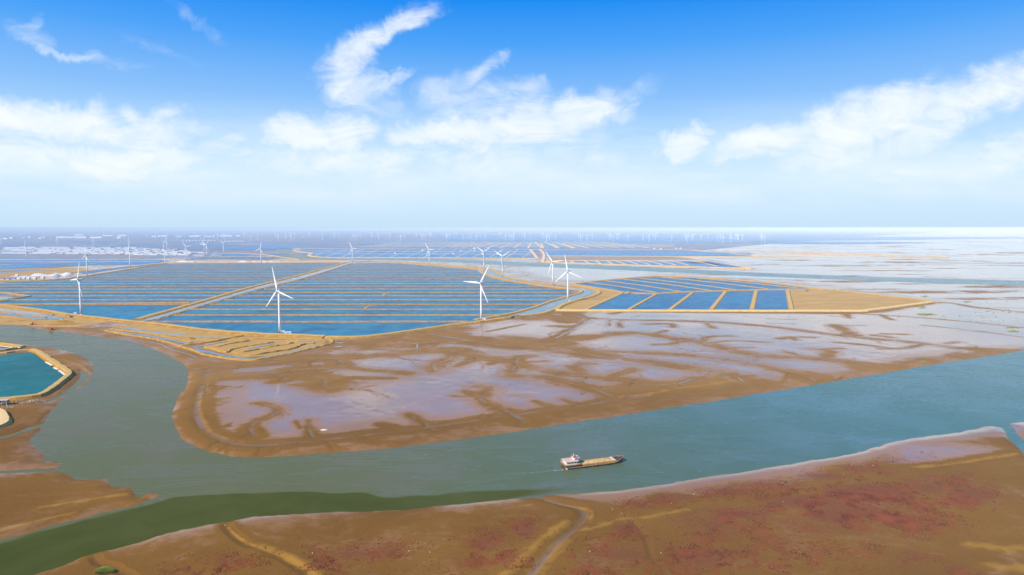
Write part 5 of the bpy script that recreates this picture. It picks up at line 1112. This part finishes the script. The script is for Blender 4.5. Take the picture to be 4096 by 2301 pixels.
# ------------------------------------------------------------------ plants
ZG = Z.reshape(nr, nc)
def ground_z(px, py):
    r = np.clip(np.searchsorted(rows, py), 1, nr - 1); c_ = np.clip(((np.asarray(px) + 600) / 6).astype(int), 0, nc - 1); return ZG[r, c_]
def tufts(name, px, py, size, mat, label, cat, hk=.5):
    x, y = G(px, py, 1.3); z = ground_z(px, py); ok = z > .45; x, y, z, size = x[ok], y[ok], z[ok], size[ok]; n_ = len(x)
    ang = rng.uniform(0, 6.28, n_); V = np.zeros((n_, 6, 3))
    for k in range(5):
        a = ang + 2 * math.pi * k / 5; r_ = size * rng.uniform(.35, .65, n_)
        V[:, k, 0] = x + np.cos(a) * r_; V[:, k, 1] = y + np.sin(a) * r_; V[:, k, 2] = z - .05
    V[:, 5, 0] = x; V[:, 5, 1] = y; V[:, 5, 2] = z + size * hk * rng.uniform(.6, 1.2, n_)
    b = (np.arange(n_) * 6)[:, None, None]; tri = np.array([[k, (k + 1) % 5, 5] for k in range(5)])[None]
    o = mesh(name, V.reshape(-1, 3), (b + tri).reshape(-1, 3), mat, kind='stuff'); tag(o, label, cat); o['kind'] = 'stuff'; return o
REDP = plain('seepweed', (.155, .036, .014), .9, .45, .12, spec=.02); GREENP = plain('marsh_grass', (.17, .20, .012), .8, .3, .05)
pxs, pys = [], []
for cx_, cy_, rx_, ry_, k_ in REDS[:41]:
    if rx_ > 310 and ry_ > 70: continue
    n_ = int(rx_ * ry_ * k_ * .32); pxs.append(rng.normal(cx_, rx_ * .7, n_)); pys.append(rng.normal(cy_, ry_ * .7, n_))
pxs = np.concatenate(pxs); pys = np.concatenate(pys)
gx, gy = G(pxs, pys); keep = (vnoise(gx, gy, 9, 21) * .6 + vnoise(gx, gy, 2.5, 22) * .4 > .51) & (pys < 2600)
tufts('seepweed', pxs[keep], pys[keep], rng.uniform(.25, 1.0, keep.sum()), REDP, 'low dark red seepweed scattered over the brown near shore', 'seepweed', .45)
GR = [(1990,1047,90,6,60),(1900,1062,70,4,40),(2090,1088,60,8,40),(2060,1110,50,7,24),(2110,1094,40,6,20),(2010,1085,40,5,16),(3704,1258,26,3,50),(3690,1230,12,4,14),(3800,1265,160,14,40),(3960,1245,60,8,34),(4040,1248,50,6,30),(3900,1205,160,16,40),(3700,1186,12,2,12),(3870,1208,14,2,14),(4050,1310,26,3,16),(4055,1325,18,3,14),(3692,1446,12,2,12),(3400,1265,300,14,14),(2360,1063,300,8,26),(3450,1160,300,12,26),(2550,1095,300,10,20),(3950,1290,100,16,18)]
px_ = np.concatenate([rng.normal(a, c_ * .6, n_ * 6 if c_ < 30 else n_) for a, b, c_, d, n_ in GR]); py_ = np.concatenate([rng.normal(b, d * .6, n_ * 6 if c_ < 30 else n_) for a, b, c_, d, n_ in GR])
tufts('marsh_grass', px_, py_, rng.uniform(.9, 3.2, len(px_)), GREENP, 'yellow-green marsh grass in patches on the wet flats', 'marsh grass', .3)
# one clump of reeds at the lower left
x, y = G(416, 2287, 1.2); V = []; Fc = []
for k in range(2600):
    a = random.uniform(0, 6.28); r_ = random.random() ** .5; u, v = math.cos(a) * r_ * 4.2, math.sin(a) * r_ * 2.6; h = 2.3 * (1 - r_ ** 2.4) + .35
    bx, by = u * .8, v * .8; le = random.uniform(-.5, .5), random.uniform(-.4, .4); w_ = .16; da = random.uniform(0, 3.14); n_ = len(V)
    zt = h * random.uniform(.65, 1.05)
    V += [(x + bx - math.cos(da) * w_, y + by - math.sin(da) * w_, 1.0), (x + bx + math.cos(da) * w_, y + by + math.sin(da) * w_, 1.0), (x + u + le[0] + math.cos(da) * w_ * .7, y + v + le[1], 1.0 + zt * .7), (x + u * 1.05 + le[0] * 1.6, y + v * 1.05 + le[1] * 1.6, 1.0 + zt)]
    Fc += [(n_, n_ + 1, n_ + 2), (n_, n_ + 2, n_ + 3)]
tag(mesh('grass_clump', V, Fc, plain('bright_reed', (.22, .27, .015), .7, .4, .3)), 'rounded bright green clump of reeds beside the small lower left creek', 'grass clump')
# scattered litter
LT = plain('litter_white', (.8, .8, .78), .6); m = MB()
lit = [(1635,2204),(1640,2203),(1719,2208),(2644,2212),(2359,2206),(3374,1897),(3406,1860),(3236,1999),(3618,1752),(2774,1977),(2686,2014),(2486,2054),(938,1796),(860,2100),(900,2095),(1250,2213),(2450,2037),(3132,2007),(3492,1862),(1788,1700),(1740,1655),(2370,1462)]
lit += [(832 + random.gauss(0, 6), 1555 + random.gauss(0, 14)) for _ in range(26)]
for lx, ly in lit:
    x, y = G(lx, ly, 1.3); s_ = random.uniform(.2, .5); m.box((x, y, float(ground_z(lx, ly)) + .1), (s_, s_ * .6, .3), random.uniform(0, 3), .2)
o = m.build('litter', LT); tag(o, 'small white scraps of litter scattered over the mud', 'litter'); o['kind'] = 'stuff'

# ------------------------------------------------------------------ haze
hm = bpy.data.materials.new('haze'); hm.use_nodes = True; hn = hm.node_tree; hn.nodes.clear()
ho = hn.nodes.new('ShaderNodeOutputMaterial'); hv = hn.nodes.new('ShaderNodeVolumePrincipled'); hn.links.new(hv.outputs[0], ho.inputs['Volume'])
hv.inputs['Color'].default_value = (.80, .94, 1.0, 1); hv.inputs['Density'].default_value = HAZE = 6.4e-5; hv.inputs['Anisotropy'].default_value = -0.3
hb_ = MB().box((0, 0, 79.0), (84000, 84000, 166.0)).build('haze', hm); hb_['kind'] = 'stuff'; tag(hb_, 'pale blue haze lying over the far plain', 'haze'); hb_['kind'] = 'stuff'
